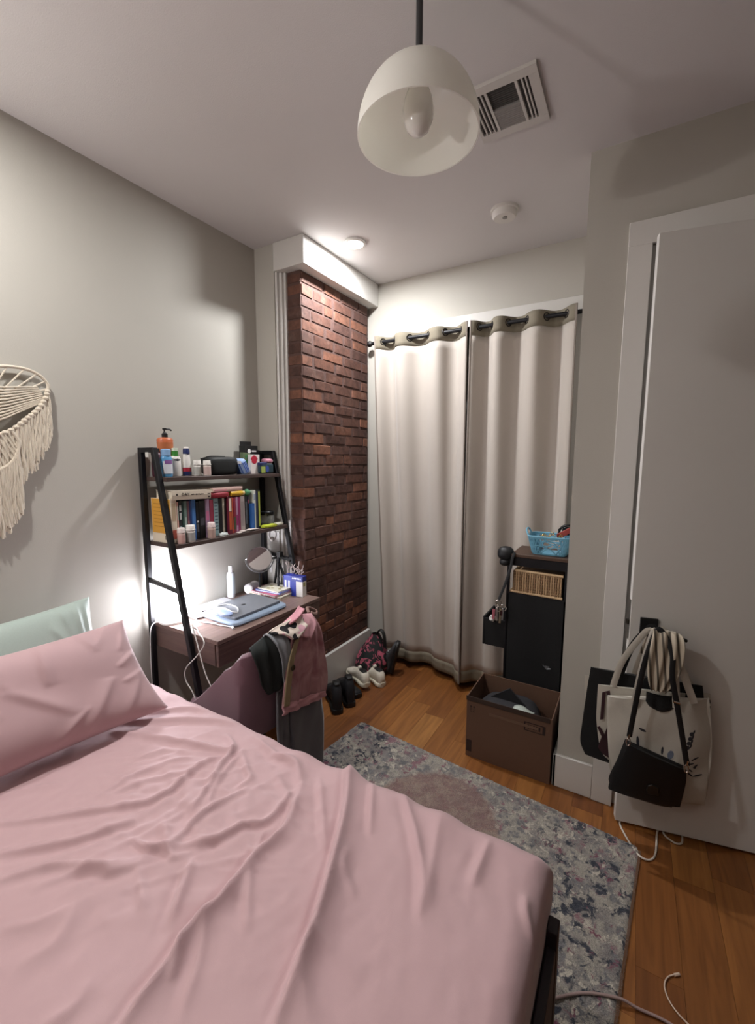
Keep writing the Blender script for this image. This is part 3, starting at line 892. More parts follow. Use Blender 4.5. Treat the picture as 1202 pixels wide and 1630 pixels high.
# ------------------------------------------------------------------ bottles on the upper shelf
Z1 = 1.4825
WHITE = mat('#e4e0da', 0.4); PILLW = mat('#dcc9c4', 0.4); NAVY = mat('#1f2a5c', 0.4); RED = mat('#a8283a', 0.45)
def bottle(label, x, y, z, prof, ma, cap=None, capm=None, sx=1.0, sy=1.0, band=None, bandm=None, name='bottle', cat='bottle', group=None, pump=None, label_box=None):
    t_ = thing(name, label, cat, (x, y, z), group=group)
    ob('body', MB().lathe(prof, (x, y, z), 24, sx=sx, sy=sy), ma, t_, angle=50)
    if cap: ob('cap', MB().lathe(cap, (x, y, z), 20, sx=1, sy=1), capm, t_, angle=50)
    if band: ob('printed_label', MB().lathe(band, (x, y, z), 24, sx=sx, sy=sy, caps=False), bandm, t_, angle=50)
    return t_
# maroon bottle behind the left upright
bottle('dark maroon bottle standing behind the left upright of the top shelf', 0.075, 1.262, Z1, [(0.022, 0), (0.024, 0.004), (0.024, 0.105), (0.012, 0.118)], mat('#4a2330', 0.35), [(0.013, 0.118), (0.013, 0.135), (0.0, 0.136)], M_DARK)
# orange pump bottle
t_ = bottle('tall orange lotion bottle with a black pump', 0.062, 1.318, Z1, [(0.030, 0), (0.032, 0.01), (0.034, 0.10), (0.040, 0.178), (0.034, 0.186), (0.013, 0.19)], mat('#b8623c', 0.35), [(0.0135, 0.188), (0.0135, 0.207), (0.009, 0.21), (0.0075, 0.214)], M_DARK, sx=0.75,
           band=[(0.0345, 0.095), (0.0395, 0.16), (0.0398, 0.165)], bandm=mat('#b96c44', 0.4))
mb = MB(); mb.lathe([(0.004, 0.214), (0.004, 0.225), (0.009, 0.226), (0.009, 0.234), (0.0, 0.235)], (0.062, 1.318, Z1), 14)
mb.tube([(0.062, 1.318, Z1 + 0.230), (0.066, 1.345, Z1 + 0.229), (0.066, 1.352, Z1 + 0.224)], 0.0045, 8)
ob('pump', mb, M_DARK, t_)
# blue lotion bottle in front
t_ = bottle('light blue lotion bottle with a white label in front of the orange one', 0.132, 1.272, Z1, [(0.026, 0), (0.028, 0.006), (0.029, 0.085), (0.024, 0.098), (0.020, 0.10)], mat('#5d9fd0', 0.35), [(0.021, 0.10), (0.022, 0.128), (0.018, 0.131), (0.0, 0.131)], mat('#8fb6de', 0.35), sx=0.7)
mb = MB(); mb.grid(lambda a, b: (0.132 + 0.7 * 0.0296 * math.cos((a - 0.5) * 2.0), 1.272 + 0.0296 * math.sin((a - 0.5) * 2.0), Z1 + 0.015 + 0.06 * b), 9, 2)
ob('printed_label', mb, mat('#dfe3ec', 0.4), t_)
mb = MB(); mb.grid(lambda a, b: (0.1326 + 0.7 * 0.0298 * math.cos((a - 0.7) * 1.4 + 0.3), 1.272 + 0.0298 * math.sin((a - 0.7) * 1.4 + 0.3), Z1 + 0.062 + 0.018 * b), 6, 2)
ob('printed_mark', mb, mat('#8c5fa0', 0.4), t_)
# white bottle with a green cap
t_ = bottle('white lotion bottle with a bright green cap', 0.095, 1.345, Z1, [(0.026, 0), (0.028, 0.005), (0.028, 0.088), (0.022, 0.098), (0.012, 0.10)], WHITE, [(0.016, 0.098), (0.015, 0.122), (0.0155, 0.124)], mat('#3f8a3a', 0.4), sx=0.7)
ob('cap_top', MB().lathe([(0.015, 0.124), (0.0145, 0.138), (0.0, 0.139)], (0.095, 1.345, Z1), 18), mat('#cfd9c6', 0.4), t_)
mb = MB(); mb.grid(lambda a, b: (0.0955 + 0.7 * 0.0286 * math.cos((a - 0.5) * 1.5), 1.345 + 0.0286 * math.sin((a - 0.5) * 1.5) * (1 - (2 * b - 1) ** 2) ** 0.5, Z1 + 0.074 + 0.012 * b), 9, 7)
ob('printed_mark', mb, mat('#1d2430', 0.4), t_)
# white / red / navy bottle
t_ = bottle('slim white bottle with red band and navy cap', 0.10, 1.405, Z1, [(0.0225, 0), (0.0225, 0.005), (0.021, 0.06), (0.017, 0.108), (0.016, 0.11)], WHITE, [(0.0165, 0.11), (0.0155, 0.13), (0.013, 0.138)], NAVY, sx=0.8,
           band=[(0.0229, 0.001), (0.0228, 0.022)], bandm=NAVY)
ob('red_band', MB().lathe([(0.0229, 0.022), (0.0223, 0.042)], (0.10, 1.405, Z1), 24, sx=0.8, caps=False), RED, t_, label='red band')
ob('cap_top', MB().lathe([(0.013, 0.138), (0.011, 0.146), (0.0, 0.147)], (0.10, 1.405, Z1), 16), WHITE, t_)
def pill(label, x, y, z, r, h, bm_, cm, lab=None, group='pill bottles on the shelves'):
    t_ = thing('pill_bottle', label, 'pill bottle', (x, y, z), group=group)
    ob('body', MB().lathe([(r * 0.94, 0), (r, 0.002), (r, h * 0.66), (r * 0.86, h * 0.70), (r * 0.86, h * 0.74)], (x, y, z), 22), bm_, t_, angle=50)
    ob('cap', MB().lathe([(r * 1.08, h * 0.70), (r * 1.08, h * 0.76), (r * 1.0, h * 0.77), (r * 0.97, h * 0.98), (r * 0.9, h), (0, h)], (x, y, z), 22, caps=False), cm, t_, angle=50)
    ob('printed_label', MB().lathe([(r * 1.012, h * 0.08), (r * 1.012, h * 0.58)], (x, y, z), 22, caps=False), lab or mat('#c3bdb8', 0.5), t_)
    return t_
pill('white pill bottle beside the slim bottle on the top shelf', 0.125, 1.447, Z1, 0.0185, 0.078, WHITE, WHITE, mat('#b9b8b2', 0.5))
pill('pinkish white pill bottle against the black pouch on the top shelf', 0.15, 1.487, Z1, 0.0185, 0.078, mat('#dccdc6', 0.4), WHITE, mat('#cdb4ae', 0.5))
# black pouch
def soft_box(lo, hi, r=0.3, nu=28, nv=16, ripple=0.0, seed=0, M=None):
    c = [(a + b) / 2 for a, b in zip(lo, hi)]; s = [(b - a) / 2 for a, b in zip(lo, hi)]
    mb = MB()
    def fn(a, b):
        t, p = 2 * math.pi * a, math.pi * (b - 0.5)
        e = lambda v: math.copysign(abs(v) ** r, v)
        q = Vector((c[0] + s[0] * e(math.cos(p)) * e(math.cos(t)), c[1] + s[1] * e(math.cos(p)) * e(math.sin(t)), c[2] + s[2] * e(math.sin(p))))
        if ripple:
            q += Vector((math.sin(9 * a * 6.28 + seed), math.sin(23 * b + seed), math.sin(17 * a + 11 * b + seed))) * ripple * math.cos(p)
        return M @ q if M is not None else q
    mb.grid(fn, nu, nv, closeu=True)
    return mb
po = thing('pouch', 'black zipped pouch lying in the middle of the top shelf', 'pouch', (0.10, 1.585, Z1))
ob('body', soft_box((0.05, 1.505, Z1), (0.155, 1.705, Z1 + 0.098), 0.42), mat('#121516', 0.6, bump=0.15, scale=200), po)
mb = MB(); mb.tube(smooth_path([(0.11, 1.48, Z1 + 0.088), (0.10, 1.505, Z1 + 0.086), (0.105, 1.54, Z1 + 0.099), (0.105, 1.64, Z1 + 0.099)], 5), 0.003, 6)
ob('zip', mb, M_DARK, po)
# light blue pack leaning beside it
pk = thing('tissue_pack', 'light blue and white wrapped pack leaning on the pouch', 'pack', (0.13, 1.725, Z1))
Mp = Matrix.Translation((0.135, 1.722, Z1 + 0.043)) @ Matrix.Rotation(math.radians(28), 4, 'X')
ob('wrapper', soft_box((-0.045, -0.020, -0.046), (0.045, 0.020, 0.046), 0.35, M=Mp), mat('#9fb9e2', 0.35), pk)
mb = MB()
for k_ in range(3): mb.box((0.0445, -0.012 + 0.010 * k_, -0.03), (0.0462, -0.008 + 0.010 * k_, 0.03), M=Mp)
for k_ in range(3): mb.box((-0.02 + 0.02 * k_, -0.021, -0.03), (-0.012 + 0.02 * k_, -0.0195, 0.03), M=Mp)
ob('printed_stripes', mb, mat('#4a6cc0', 0.4), pk)
mb = MB(); mb.grid(lambda a, b: Mp @ Vector((-0.046 + 0.092 * a, -0.0215 + 0.005 * b, 0.030 + 0.014 * b)), 6, 3)
ob('seam', mb, mat('#e8ecf4', 0.4), pk)
# black carton, leaf-print box, white and red box, toiletry tub
bx_ = thing('box', 'black carton with a round white sticker at the back of the top shelf', 'box', (0.05, 1.868, Z1))
ob('carton', MB().box((0.025, 1.815, Z1), (0.075, 1.915, Z1 + 0.165)).box((0.075, 1.90, Z1), (0.076, 1.93, Z1 + 0.14)), mat('#151517', 0.4), bx_, bevel=0.001)
ob('flap', MB().box((0.028, 1.818, Z1 + 0.165), (0.03, 1.905, Z1 + 0.19)), mat('#232325', 0.4), bx_)
mb = MB(); mb.prism([(0.013 * math.cos(t), 0.013 * math.sin(t)) for t in [i * math.pi / 8 for i in range(16)]], lambda p, q, t: (t, 1.846 + p, Z1 + 0.132 + q), 0.0752, 0.0762)
mb.box((0.0752, 1.866, Z1 + 0.129), (0.0762, 1.902, Z1 + 0.137))
ob('sticker', mb, mat('#e9e7e4', 0.5), bx_)
gb = thing('packet', 'green leaf-patterned packet between the blue pack and the white box', 'packet', (0.10, 1.79, Z1))
ob('sleeve', MB().prism([(0, 0), (0.055, 0), (0.055, 0.118), (0, 0.124)], lambda p, q, t: (t, 1.765 + p, Z1 + q), 0.085, 0.112), mat('#5c6b4a', 0.5, bump=0.1), gb, bevel=0.001)
mb = MB()
for (a, b_) in ((0.012, 0.10), (0.03, 0.085), (0.012, 0.07), (0.034, 0.055), (0.015, 0.04)):
    mb.prism([(a, b_), (a + 0.012, b_ - 0.008), (a + 0.02, b_ + 0.004), (a + 0.010, b_ + 0.012)], lambda p, q, t: (t, 1.765 + p, Z1 + q), 0.112, 0.1126)
ob('printed_leaves', mb, mat('#2f7a3e', 0.5), gb)
mb = MB(); mb.box((0.112, 1.775, Z1 + 0.004), (0.1126, 1.812, Z1 + 0.030))
ob('printed_band', mb, mat('#7b4a5c', 0.5), gb)
rb = thing('box', 'white box with a big red spot on the top shelf', 'box', (0.12, 1.83, Z1))
Mr = Matrix.Translation((0.125, 1.832, Z1)) @ Matrix.Rotation(math.radians(-6), 4, 'Z')
ob('carton', MB().box((-0.02, -0.033, 0), (0.016, 0.030, 0.112), M=Mr), mat('#e6dcd6', 0.5), rb, bevel=0.001)
mb = MB(); mb.prism([(0.022 * math.cos(t) * (1 + 0.15 * math.sin(5 * t)), 0.024 * math.sin(t)) for t in [i * math.pi / 10 for i in range(20)]], lambda p, q, t: Mr @ Vector((t, -0.008 + p, 0.083 + q)), 0.0162, 0.0168)
ob('red_spot', mb, mat('#b8203a', 0.5), rb, label='red round print')
tb = thing('tub', 'low toiletry pack in navy, lime and teal at the right end of the top shelf', 'pack', (0.13, 1.90, Z1))
ob('body', soft_box((0.105, 1.845, Z1), (0.168, 1.955, Z1 + 0.06), 0.3), mat('#2c4048', 0.45), tb)
ob('navy_top', soft_box((0.104, 1.843, Z1 + 0.045), (0.167, 1.905, Z1 + 0.067), 0.35), mat('#232c58', 0.45), tb)
mb = MB(); mb.box((0.166, 1.85, Z1 + 0.006), (0.1695, 1.88, Z1 + 0.042))
ob('lime_print', mb, mat('#a3b25a', 0.5), tb)
mb = MB(); mb.prism([(0.014 * math.cos(t), 0.02 * math.sin(t)) for t in [i * math.pi / 8 for i in range(16)]], lambda p, q, t: (t, 1.896 + p, Z1 + 0.028 + q), 0.166, 0.1698)
ob('blue_print', mb, mat('#3a4f9a', 0.5), tb)
pt = thing('sachet', 'small pink and white sachet on top of the toiletry pack', 'sachet', (0.13, 1.93, Z1 + 0.062))
ob('wrapper', soft_box((0.10, 1.905, Z1 + 0.061), (0.162, 1.96, Z1 + 0.088), 0.6, ripple=0.0015), mat('#c9879a', 0.45), pt)
ob('tip', soft_box((0.12, 1.952, Z1 + 0.066), (0.150, 1.972, Z1 + 0.082), 0.7), mat('#d8d2cc', 0.4), pt)

# ------------------------------------------------------------------ books on the lower shelf
Z2 = 1.1705
PAGE = mat('#d9d0bd', 0.8, bump=0.3, scale=400)
def book(label, y0, th, h, d, color, xs=0.20, stripes=(), group='upright books on the lower shelf', lean=0.0, z=Z2, pages=PAGE, rough=0.45):
    """upright book, spine facing the room at x = xs"""
    t_ = thing('book', label, 'book', (xs - d / 2, y0 + th / 2, z), group=group, M=Matrix.Translation((xs - d / 2, y0 + th / 2, z)) @ Matrix.Rotation(lean, 4, 'X'))
    hd, ht = d / 2, th / 2 - 0.0004
    mb = MB()
    c = 0.0018
    mb.prism([(-hd, -ht), (hd - 0.002, -ht), (hd, -ht + 0.0015), (hd, ht - 0.0015), (hd - 0.002, ht), (-hd, ht), (-hd, ht - c), (hd - 0.003, ht - c), (hd - 0.003, -ht + c), (-hd, -ht + c)], lambda p, q, t: (p, q, t), 0, h)
    ob('cover', mb, mat(color, rough, var=0.04), t_, local=True, smooth=False)
    ob('page_block', MB().box((-hd + 0.003, -ht + c, 0.003), (hd - 0.0032, ht - c, h - 0.003)), pages, t_, local=True, smooth=False)
    for a, b_, cc in stripes:
        ob('spine_print', MB().box((hd, -ht * 0.62, h * a), (hd + 0.0005, ht * 0.62, h * b_)), mat(cc, 0.5), t_, local=True, smooth=False)
    return t_
BK = [  # label, thickness, height, depth, colour, prints
 ('thick book with a mustard yellow back cover, first of the row by the left upright', .034, .212, .150, '#dfd3bf', ((.1, .3, '#c76b5a'), (.5, .9, '#b9a58a'))),
 ('pale pink and orange spined paperback next to the mustard book', .010, .195, .130, '#d0a094', ((.55, .9, '#b4c0b4'),)),
 ('black spined paperback with white lettering', .018, .198, .130, '#17171b', ((.55, .72, '#b9bcb9'), (.76, .9, '#a9aca9'), (.15, .4, '#8d9aa0'))),
 ('thin dark green paperback near the left end', .011, .196, .125, '#1e3a33', ()),
 ('grey-green paperback with mottled spine', .018, .196, .128, '#6a7f78', ((.2, .6, '#9aa8a2'),)),
 ('plum brown paperback right of the grey-green one', .014, .195, .128, '#6b4a55', ((.3, .5, '#a06c6c'),)),
 ('thin navy blue paperback touching the bright mid-blue book', .011, .195, .130, '#2c3a6e', ()),
 ('bright mid-blue book left of the middle', .026, .199, .135, '#3d6ba8', ((.3, .8, '#4a7cba'),)),
 ('black book with small white mark, next to the bright blue book', .018, .186, .132, '#101016', ((.45, .5, '#d4d4d4'), (.2, .42, '#55565c'))),
 ('thick black hardback in the middle of the row', .038, .190, .140, '#0f0f13', ((.35, .55, '#3e3e46'),)),
 ('lilac book with pink lettering', .028, .196, .134, '#9c8098', ((.45, .7, '#c06a90'), (.1, .35, '#7c6480'))),
 ('crimson paperback next to the lilac book', .026, .190, .130, '#8e3248', ((.1, .4, '#a89a7c'),)),
 ('teal grey book with horizontal stripes', .032, .195, .134, '#8aa3a6', tuple((.16 + .09 * i, .19 + .09 * i, '#4f6370') for i in range(9))),
 ('black paperback right of the striped teal book', .026, .192, .130, '#141215', ()),
 ('slim cream paperback in the middle right', .014, .194, .130, '#d8d2c0', ((.2, .8, '#b7b09c'),)),
 ('slim dark brown paperback right of the cream one', .014, .190, .128, '#2b2224', ()),
 ('maroon book with a cream upper half sticking out of the row', .026, .196, .150, '#6b2436', ((.62, .97, '#e8dcc8'), (.12, .6, '#c25a34'))),
 ('orange-red paperback right of the cream-topped book', .020, .193, .130, '#c4553c', ((.1, .7, '#d4703a'),)),
 ('deep red paperback right of the orange-red one', .018, .191, .130, '#962c44', ((.1, .45, '#4a5a40'),)),
 ('lilac and magenta paperback near the grey-beige one', .018, .193, .130, '#b98aa8', ((.2, .5, '#a2286a'),)),
 ('plain magenta paperback touching the grey-beige one', .016, .191, .130, '#8e2a5c', ()),
 ('grey-beige paperback with fine print', .034, .196, .132, '#a89c98', ((.15, .85, '#958a88'),)),
 ('black and white paperback right of the grey-beige one', .020, .191, .128, '#17181e', ((.2, .85, '#54585c'),)),
 ('narrow dark navy paperback', .014, .192, .128, '#1e2230', ((.8, .9, '#9a4a5a'),)),
 ('short bright blue book near the right end of the row', .030, .150, .140, '#2a5c9e', ((.2, .9, '#356bb0'),)),
 ('tall white spined book near the right end', .022, .222, .165, '#d9dccf', ((.75, .9, '#9aa6b4'),)),
 ('tall navy book beside the white one', .016, .214, .150, '#2b3050', ()),
 ('tall lime green and black book at the right end of the row', .020, .222, .165, '#20231c', ((.05, .96, '#b4bf4e'),)),
]
y = 1.232
for i, (lb, th, h, d, c, st) in enumerate(BK):
    th *= 0.955
    t_ = book(lb, y, th, h, d, c, xs=0.205 if i not in (16, 24) else 0.218, stripes=st)
    if i == 0:
        ob('back_cover_print', MB().box((-d / 2 + 0.004, -th / 2 - 0.0006, 0.045), (d / 2 - 0.003, -th / 2 + 0.0002, h - 0.003)), mat('#d09a3e', 0.5), t_, local=True, label='mustard yellow printed panel')
        mb = MB()
        for j in range(7): mb.box((-d / 2 + 0.02, -th / 2 - 0.0010, 0.075 + 0.018 * j), (d / 2 - 0.02 - 0.012 * (j % 3), -th / 2 - 0.0005, 0.079 + 0.018 * j))
        ob('printed_lines', mb, mat('#a8762c', 0.5), t_, local=True)
        mb = MB()
        for j in range(7): mb.box((d / 2 - 0.050 + 0.005 * j, -th / 2 - 0.0006, 0.014), (d / 2 - 0.0475 + 0.005 * j, -th / 2 + 0.0002, 0.034))
        ob('barcode', mb, mat('#3a3634', 0.5), t_, local=True)
    y += th
BOOKS_END = y
# books lying on top of the row
def flat_book(label, O, rz, L, Wd, T, color, rx=0.0, ry=0.0, group='books lying on the row of books'):
    """lying book, long spine along local y facing local +x"""
    M = Matrix.Translation(O) @ Matrix.Rotation(rz, 4, 'Z') @ Matrix.Rotation(rx, 4, 'X') @ Matrix.Rotation(ry, 4, 'Y')
    t_ = thing('book', label, 'book', O, M=M, group=group)
    a = 0.002
    mb = MB(); mb.prism([(-Wd, 0), (0, 0), (0.002, T / 2), (0, T), (-Wd, T), (-Wd, T - a), (-0.003, T - a), (-0.003, a), (-Wd, a)], lambda p, q, t: (p, t, q), -L / 2, L / 2)
    ob('cover', mb, mat(color, 0.5), t_, local=True, smooth=False)
    ob('page_block', MB().box((-Wd + 0.003, -L / 2 + 0.003, a), (-0.0032, L / 2 - 0.003, T - a)), PAGE, t_, local=True, smooth=False)
    return t_
ZT2 = Z2 + 0.2015
t_ = flat_book('thick cream hardback lying at the left on top of the row', (0.218, 1.340, ZT2 + 0.002), math.radians(-4), 0.205, 0.14, 0.043, '#cfc4b2', rx=math.radians(-1.5))
INK = mat('#3a3430', 0.6)
for (s, yy, zz, sz) in (('DAY', -0.035, 0.024, 0.020),):
    text('spine_title', s, sz, INK, t_, frame((0.0025, yy, zz), (0, 1, 0), (0, 0, 1)))
mb = MB(); mb.box((0.0005, -0.082, 0.020), (0.0022, -0.074, 0.029))
for j in range(9): mb.box((0.0005, -0.004 + 0.0075 * j, 0.020 + 0.001 * (j % 3)), (0.0022, 0.0015 + 0.0075 * j, 0.026 + 0.001 * (j % 2)))
mb.box((0.0004, 0.086, 0.006), (0.0022, 0.096, 0.014)); mb.box((0.0005, 0.084, 0.024), (0.0022, 0.098, 0.027))
ob('spine_print', mb, INK, t_, local=True)
t_ = flat_book('pink and peach paperback on top of the red pouch', (0.205, 1.57, ZT2 + 0.026), math.radians(2), 0.20, 0.13, 0.021, '#d2b0a6')
ob('spine_print', MB().box((0.0006, -0.09, 0.004), (0.0022, -0.01, 0.013)), mat('#c98a92', 0.5), t_, local=True)
rp = thing('case', 'dark red pencil case lying on the row of books', 'pencil case', (0.16, 1.525, ZT2 - 0.004))
ob('body', soft_box((0.10, 1.462, ZT2 - 0.008), (0.215, 1.580, ZT2 + 0.026), 0.45), mat('#8c1f2e', 0.5, bump=0.1), rp)
yt = thing('tube', 'yellow tube lying on the row of books', 'tube', (0.19, 1.625, ZT2 - 0.006))
ob('body', MB().lathe([(0.0, 0), (0.013, 0.001), (0.0145, 0.006), (0.0145, 0.078), (0.013, 0.082)], n=18, M=Matrix.Translation((0.195, 1.588, ZT2 + 0.0105)) @ Matrix.Rotation(math.radians(-90), 4, 'X')), mat('#cfa62e', 0.4), yt)
ob('cap', MB().lathe([(0.012, 0.082), (0.012, 0.096), (0.0, 0.098)], n=16, M=Matrix.Translation((0.195, 1.588, ZT2 + 0.0105)) @ Matrix.Rotation(math.radians(-90), 4, 'X')), mat('#d9c48a', 0.4), yt)
gc_ = thing('ball', 'small mottled green ball beside the yellow tube on the books', 'ball', (0.185, 1.712, ZT2 - 0.006))
ob('body', soft_box((0.17, 1.694, ZT2 - 0.008), (0.208, 1.73, ZT2 + 0.028), 0.95), mat('#4d8a62', 0.6, var=0.4, vscale=80), gc_)
ob('knot', soft_box((0.18, 1.722, ZT2 + 0.004), (0.198, 1.738, ZT2 + 0.02), 0.9), mat('#7ba088', 0.6), gc_)
# in front of the books
pill('pinkish pill bottle in front of the books, first from the left upright', 0.232, 1.262, Z2, 0.0175, 0.075, mat('#d6b9b2', 0.4), mat('#e6dad6', 0.4), mat('#c9a39c', 0.5))
pill('white pill bottle with grey label before the books, second from the left upright', 0.232, 1.312, Z2, 0.0205, 0.082, WHITE, mat('#ece8e4', 0.4), mat('#a9aaa6', 0.5))
pill('blush pill bottle with a wide cap in front of the lilac book', 0.232, 1.432, Z2, 0.019, 0.080, mat('#d2b8ae', 0.4), mat('#ecd9d6', 0.4), mat('#bda298', 0.5))
def crumple(label, c, s, col, seed, name='tissue', cat='tissue'):
    r = random.Random(seed)
    bm = bmesh.new(); bmesh.ops.create_icosphere(bm, subdivisions=3, radius=1)
    for v in bm.verts:
        k_ = 0.75 + 0.35 * r.random()
        v.co = Vector((v.co.x * s[0] * k_, v.co.y * s[1] * k_, max(v.co.z, -0.55) * s[2] * k_ + s[2] * 0.5))
    mb = MB(); mb.v = [tuple(v.co + Vector(c)) for v in bm.verts]; mb.f = [tuple(v.index for v in f.verts) for f in bm.faces]; mb.m = [0] * len(mb.f); bm.free()
    return ob(name, mb, mat(col, 0.8), label=label, cat=cat, angle=20)
crumple('crumpled white tissue in front of the books', (0.232, 1.505, Z2), (0.014, 0.032, 0.013), '#d6dedb', 4)
cp = MB()
for j, (y0, y1, dx) in enumerate(((1.60, 1.70, 0.0), (1.63, 1.75, -0.004), (1.66, 1.72, 0.003))):
    cp.grid(lambda a, b, y0=y0, y1=y1, j=j, dx=dx: (0.212 + dx + 0.034 * b, y0 + (y1 - y0) * a, Z2 + 0.002 + 0.003 * j + 0.003 * math.sin(5 * a + j) ** 2), 10, 4)
ob('receipts', cp, mat('#cfc3bc', 0.8), label='strip of white receipts lying along the lower shelf edge', cat='paper', solid=0.0006)
jr = thing('jar', 'glass jar with a black lid at the right end of the lower shelf', 'jar', (0.10, 1.895, Z2))
mg, nt, b = base_mat('jar_glass'); b.inputs['Base Color'].default_value = srgb('#cfcfca'); b.inputs['Roughness'].default_value = 0.08; b.inputs['Transmission Weight'].default_value = 0.75
ob('glass', MB().lathe([(0.044, 0), (0.047, 0.003), (0.047, 0.055), (0.042, 0.066)], (0.14, 1.905, Z2), 28), mg, jr)
ob('lid', MB().lathe([(0.047, 0.064), (0.048, 0.066), (0.048, 0.082), (0.043, 0.086), (0.0, 0.087)], (0.14, 1.905, Z2), 28, caps=False), mat('#17181a', 0.25), jr)
lm = thing('pack', 'lime green crinkled packet at the right end of the lower shelf', 'packet', (0.225, 1.845, Z2))
ob('wrapper', soft_box((0.205, 1.785, Z2), (0.25, 1.892, Z2 + 0.018), 0.5, ripple=0.002), mat('#b9c43a', 0.35), lm)
ob('end', soft_box((0.21, 1.885, Z2), (0.248, 1.945, Z2 + 0.02), 0.6, ripple=0.002), mat('#b8b4a4', 0.4), lm)

# ------------------------------------------------------------------ things on the desk
la = thing('desk_lamp', 'glowing white table lamp at the left end of the desk', 'lamp', (0.095, 1.29, ZD))
LP = (0.095, 1.29, ZD)
ob('base', MB().lathe([(0.066, 0), (0.068, 0.003), (0.066, 0.012), (0.03, 0.018)], LP, 32), mat('#e6e4e0', 0.4), la)
ob('shade', MB().lathe([(0.03, 0.018), (0.058, 0.022), (0.064, 0.035), (0.066, 0.12), (0.062, 0.185), (0.045, 0.205), (0.0, 0.21)], LP, 32, caps=False), mat('#ffffff', 0.4, emit='#f6f6ff', estr=DESK_LAMP_EMIT), la)
def cable(label, pts, r, col, name='cable', k=6, cat='cable', rough=0.45, extra=None):
    mb = MB().tube(smooth_path(pts, k), r, 7)
    if extra: extra(mb)
    return ob(name, mb, mat(col, rough), label=label, cat=cat, angle=60)
cable('white lamp cable hanging down beside the rear left upright', [(0.07, 1.235, ZD + 0.006), (0.05, 1.215, ZD + 0.004), (0.045, 1.196, ZD - 0.03), (0.036, 1.195, 0.62), (0.034, 1.195, 0.5), (0.033, 1.196, 0.40), (0.06, 1.19, 0.0)], 0.0028, '#dcdcd8')
cable('white cable looping off the desk edge and crossing the front left upright', [(0.25, 1.30, ZD + 0.004), (0.36, 1.24, ZD + 0.004), (0.42, 1.212, ZD + 0.006), (0.445, 1.197, 0.74), (0.40, 1.19, 0.68), (0.318, 1.19, 0.60), (0.315, 1.19, 0.54), (0.37, 1.19, 0.48), (0.45, 1.19, 0.30), (0.50, 1.19, 0.0)], 0.0028, '#dcdcd8')
cable('white cable running straight down along the front left upright', [(0.30, 1.27, ZD + 0.003), (0.35, 1.215, 0.80), (0.372, 1.196, 0.82), (0.40, 1.192, 0.76), (0.45, 1.192, 0.62), (0.52, 1.192, 0.49), (0.56, 1.19, 0.2), (0.56, 1.20, 0.0)], 0.0028, '#dcdcd8')
pp = thing('paper', 'white sheets of paper lying behind the laptop', 'paper', (0.05, 1.52, ZD))
mb = MB(); mb.prism([(0.012, 1.40), (0.10, 1.425), (0.10, 1.66), (0.016, 1.67)], lambda p, q, t: (p, q, t), ZD + 0.0005, ZD + 0.004)
ob('sheet', mb, mat('#d6d6d8', 0.7), pp)
mb = MB(); mb.prism([(0.02, 1.39), (0.11, 1.40), (0.105, 1.60), (0.02, 1.61)], lambda p, q, t: (p, q, t), ZD + 0.0045, ZD + 0.0065)
ob('sheet', mb, mat('#dcdcde', 0.7), pp)
mb = MB(); mb.prism([(0.07, 1.36), (0.18, 1.345), (0.20, 1.40), (0.09, 1.45)], lambda p, q, t: (p, q, t), ZD + 0.007, ZD + 0.009)
ob('notepaper', mb, mat('#d9b3b2', 0.7), label='pale pink note paper near the lamp on the desk', cat='paper')
# sleeve and laptop
def quad_slab(P, z0, z1, r=0.02, n=5):
    """rounded quadrilateral slab; P four corners (x, y) in order"""
    out = []
    P = [Vector((a, b, 0)) for a, b in P]
    for i in range(4):
        p, a, b = P[i], P[i - 1], P[(i + 1) % 4]
        u, v = (a - p).normalized(), (b - p).normalized()
        A, B = p + u * r, p + v * r
        for j in range(n + 1):
            t = j / n
            q = A * (1 - t) ** 2 + p * 2 * t * (1 - t) + B * t * t
            out.append((q.x, q.y))
    return MB().prism(out, lambda p, q, t: (p, q, t), z0, z1)
sl = thing('laptop_sleeve', 'puffy pale blue laptop sleeve under the grey laptop', 'laptop sleeve', (0.31, 1.58, ZD))
SLP = [(0.155, 1.395), (0.442, 1.375), (0.452, 1.745), (0.165, 1.77)]
mb = quad_slab(SLP, ZD + 0.0005, ZD + 0.021, 0.04)
ob('body', mb, mat('#8b9bb0', 0.7, bump=0.2, scale=300), sl, bevel=0.009, seg=3)
ob('zip_rim', MB().tube([(p.x, p.y, ZD + 0.011) for p in smooth_path([(0.445, 1.40, 0), (0.4525, 1.55, 0), (0.455, 1.72, 0)], 4)], 0.0022, 6), mat('#6f8299', 0.5), sl)
lp = thing('laptop', 'closed grey laptop lying on the blue sleeve', 'laptop', (0.29, 1.57, ZD + 0.0215))
LPP = [(0.175, 1.415), (0.408, 1.412), (0.410, 1.728), (0.17, 1.735)]
ob('base', quad_slab(LPP, ZD + 0.0215, ZD + 0.0285, 0.012), mat('#6c7076', 0.42, 0.3), lp, bevel=0.001)
ob('lid', quad_slab(LPP, ZD + 0.0292, ZD + 0.0365, 0.012), mat('#83878e', 0.42, 0.25), lp, bevel=0.0015)
mb = MB(); mb.prism([(0.012 * math.cos(t) , 0.014 * math.sin(t)) for t in [i * math.pi / 8 for i in range(16)]], lambda p, q, t: (0.29 + p, 1.57 + q, t), ZD + 0.0365, ZD + 0.0367)
ob('lid_emblem', mb, mat('#53565d', 0.3, 0.6), lp)
gcs = thing('glasses_case', 'pale blue glasses case on the corner of the laptop', 'glasses case', (0.30, 1.42, ZD + 0.0365))
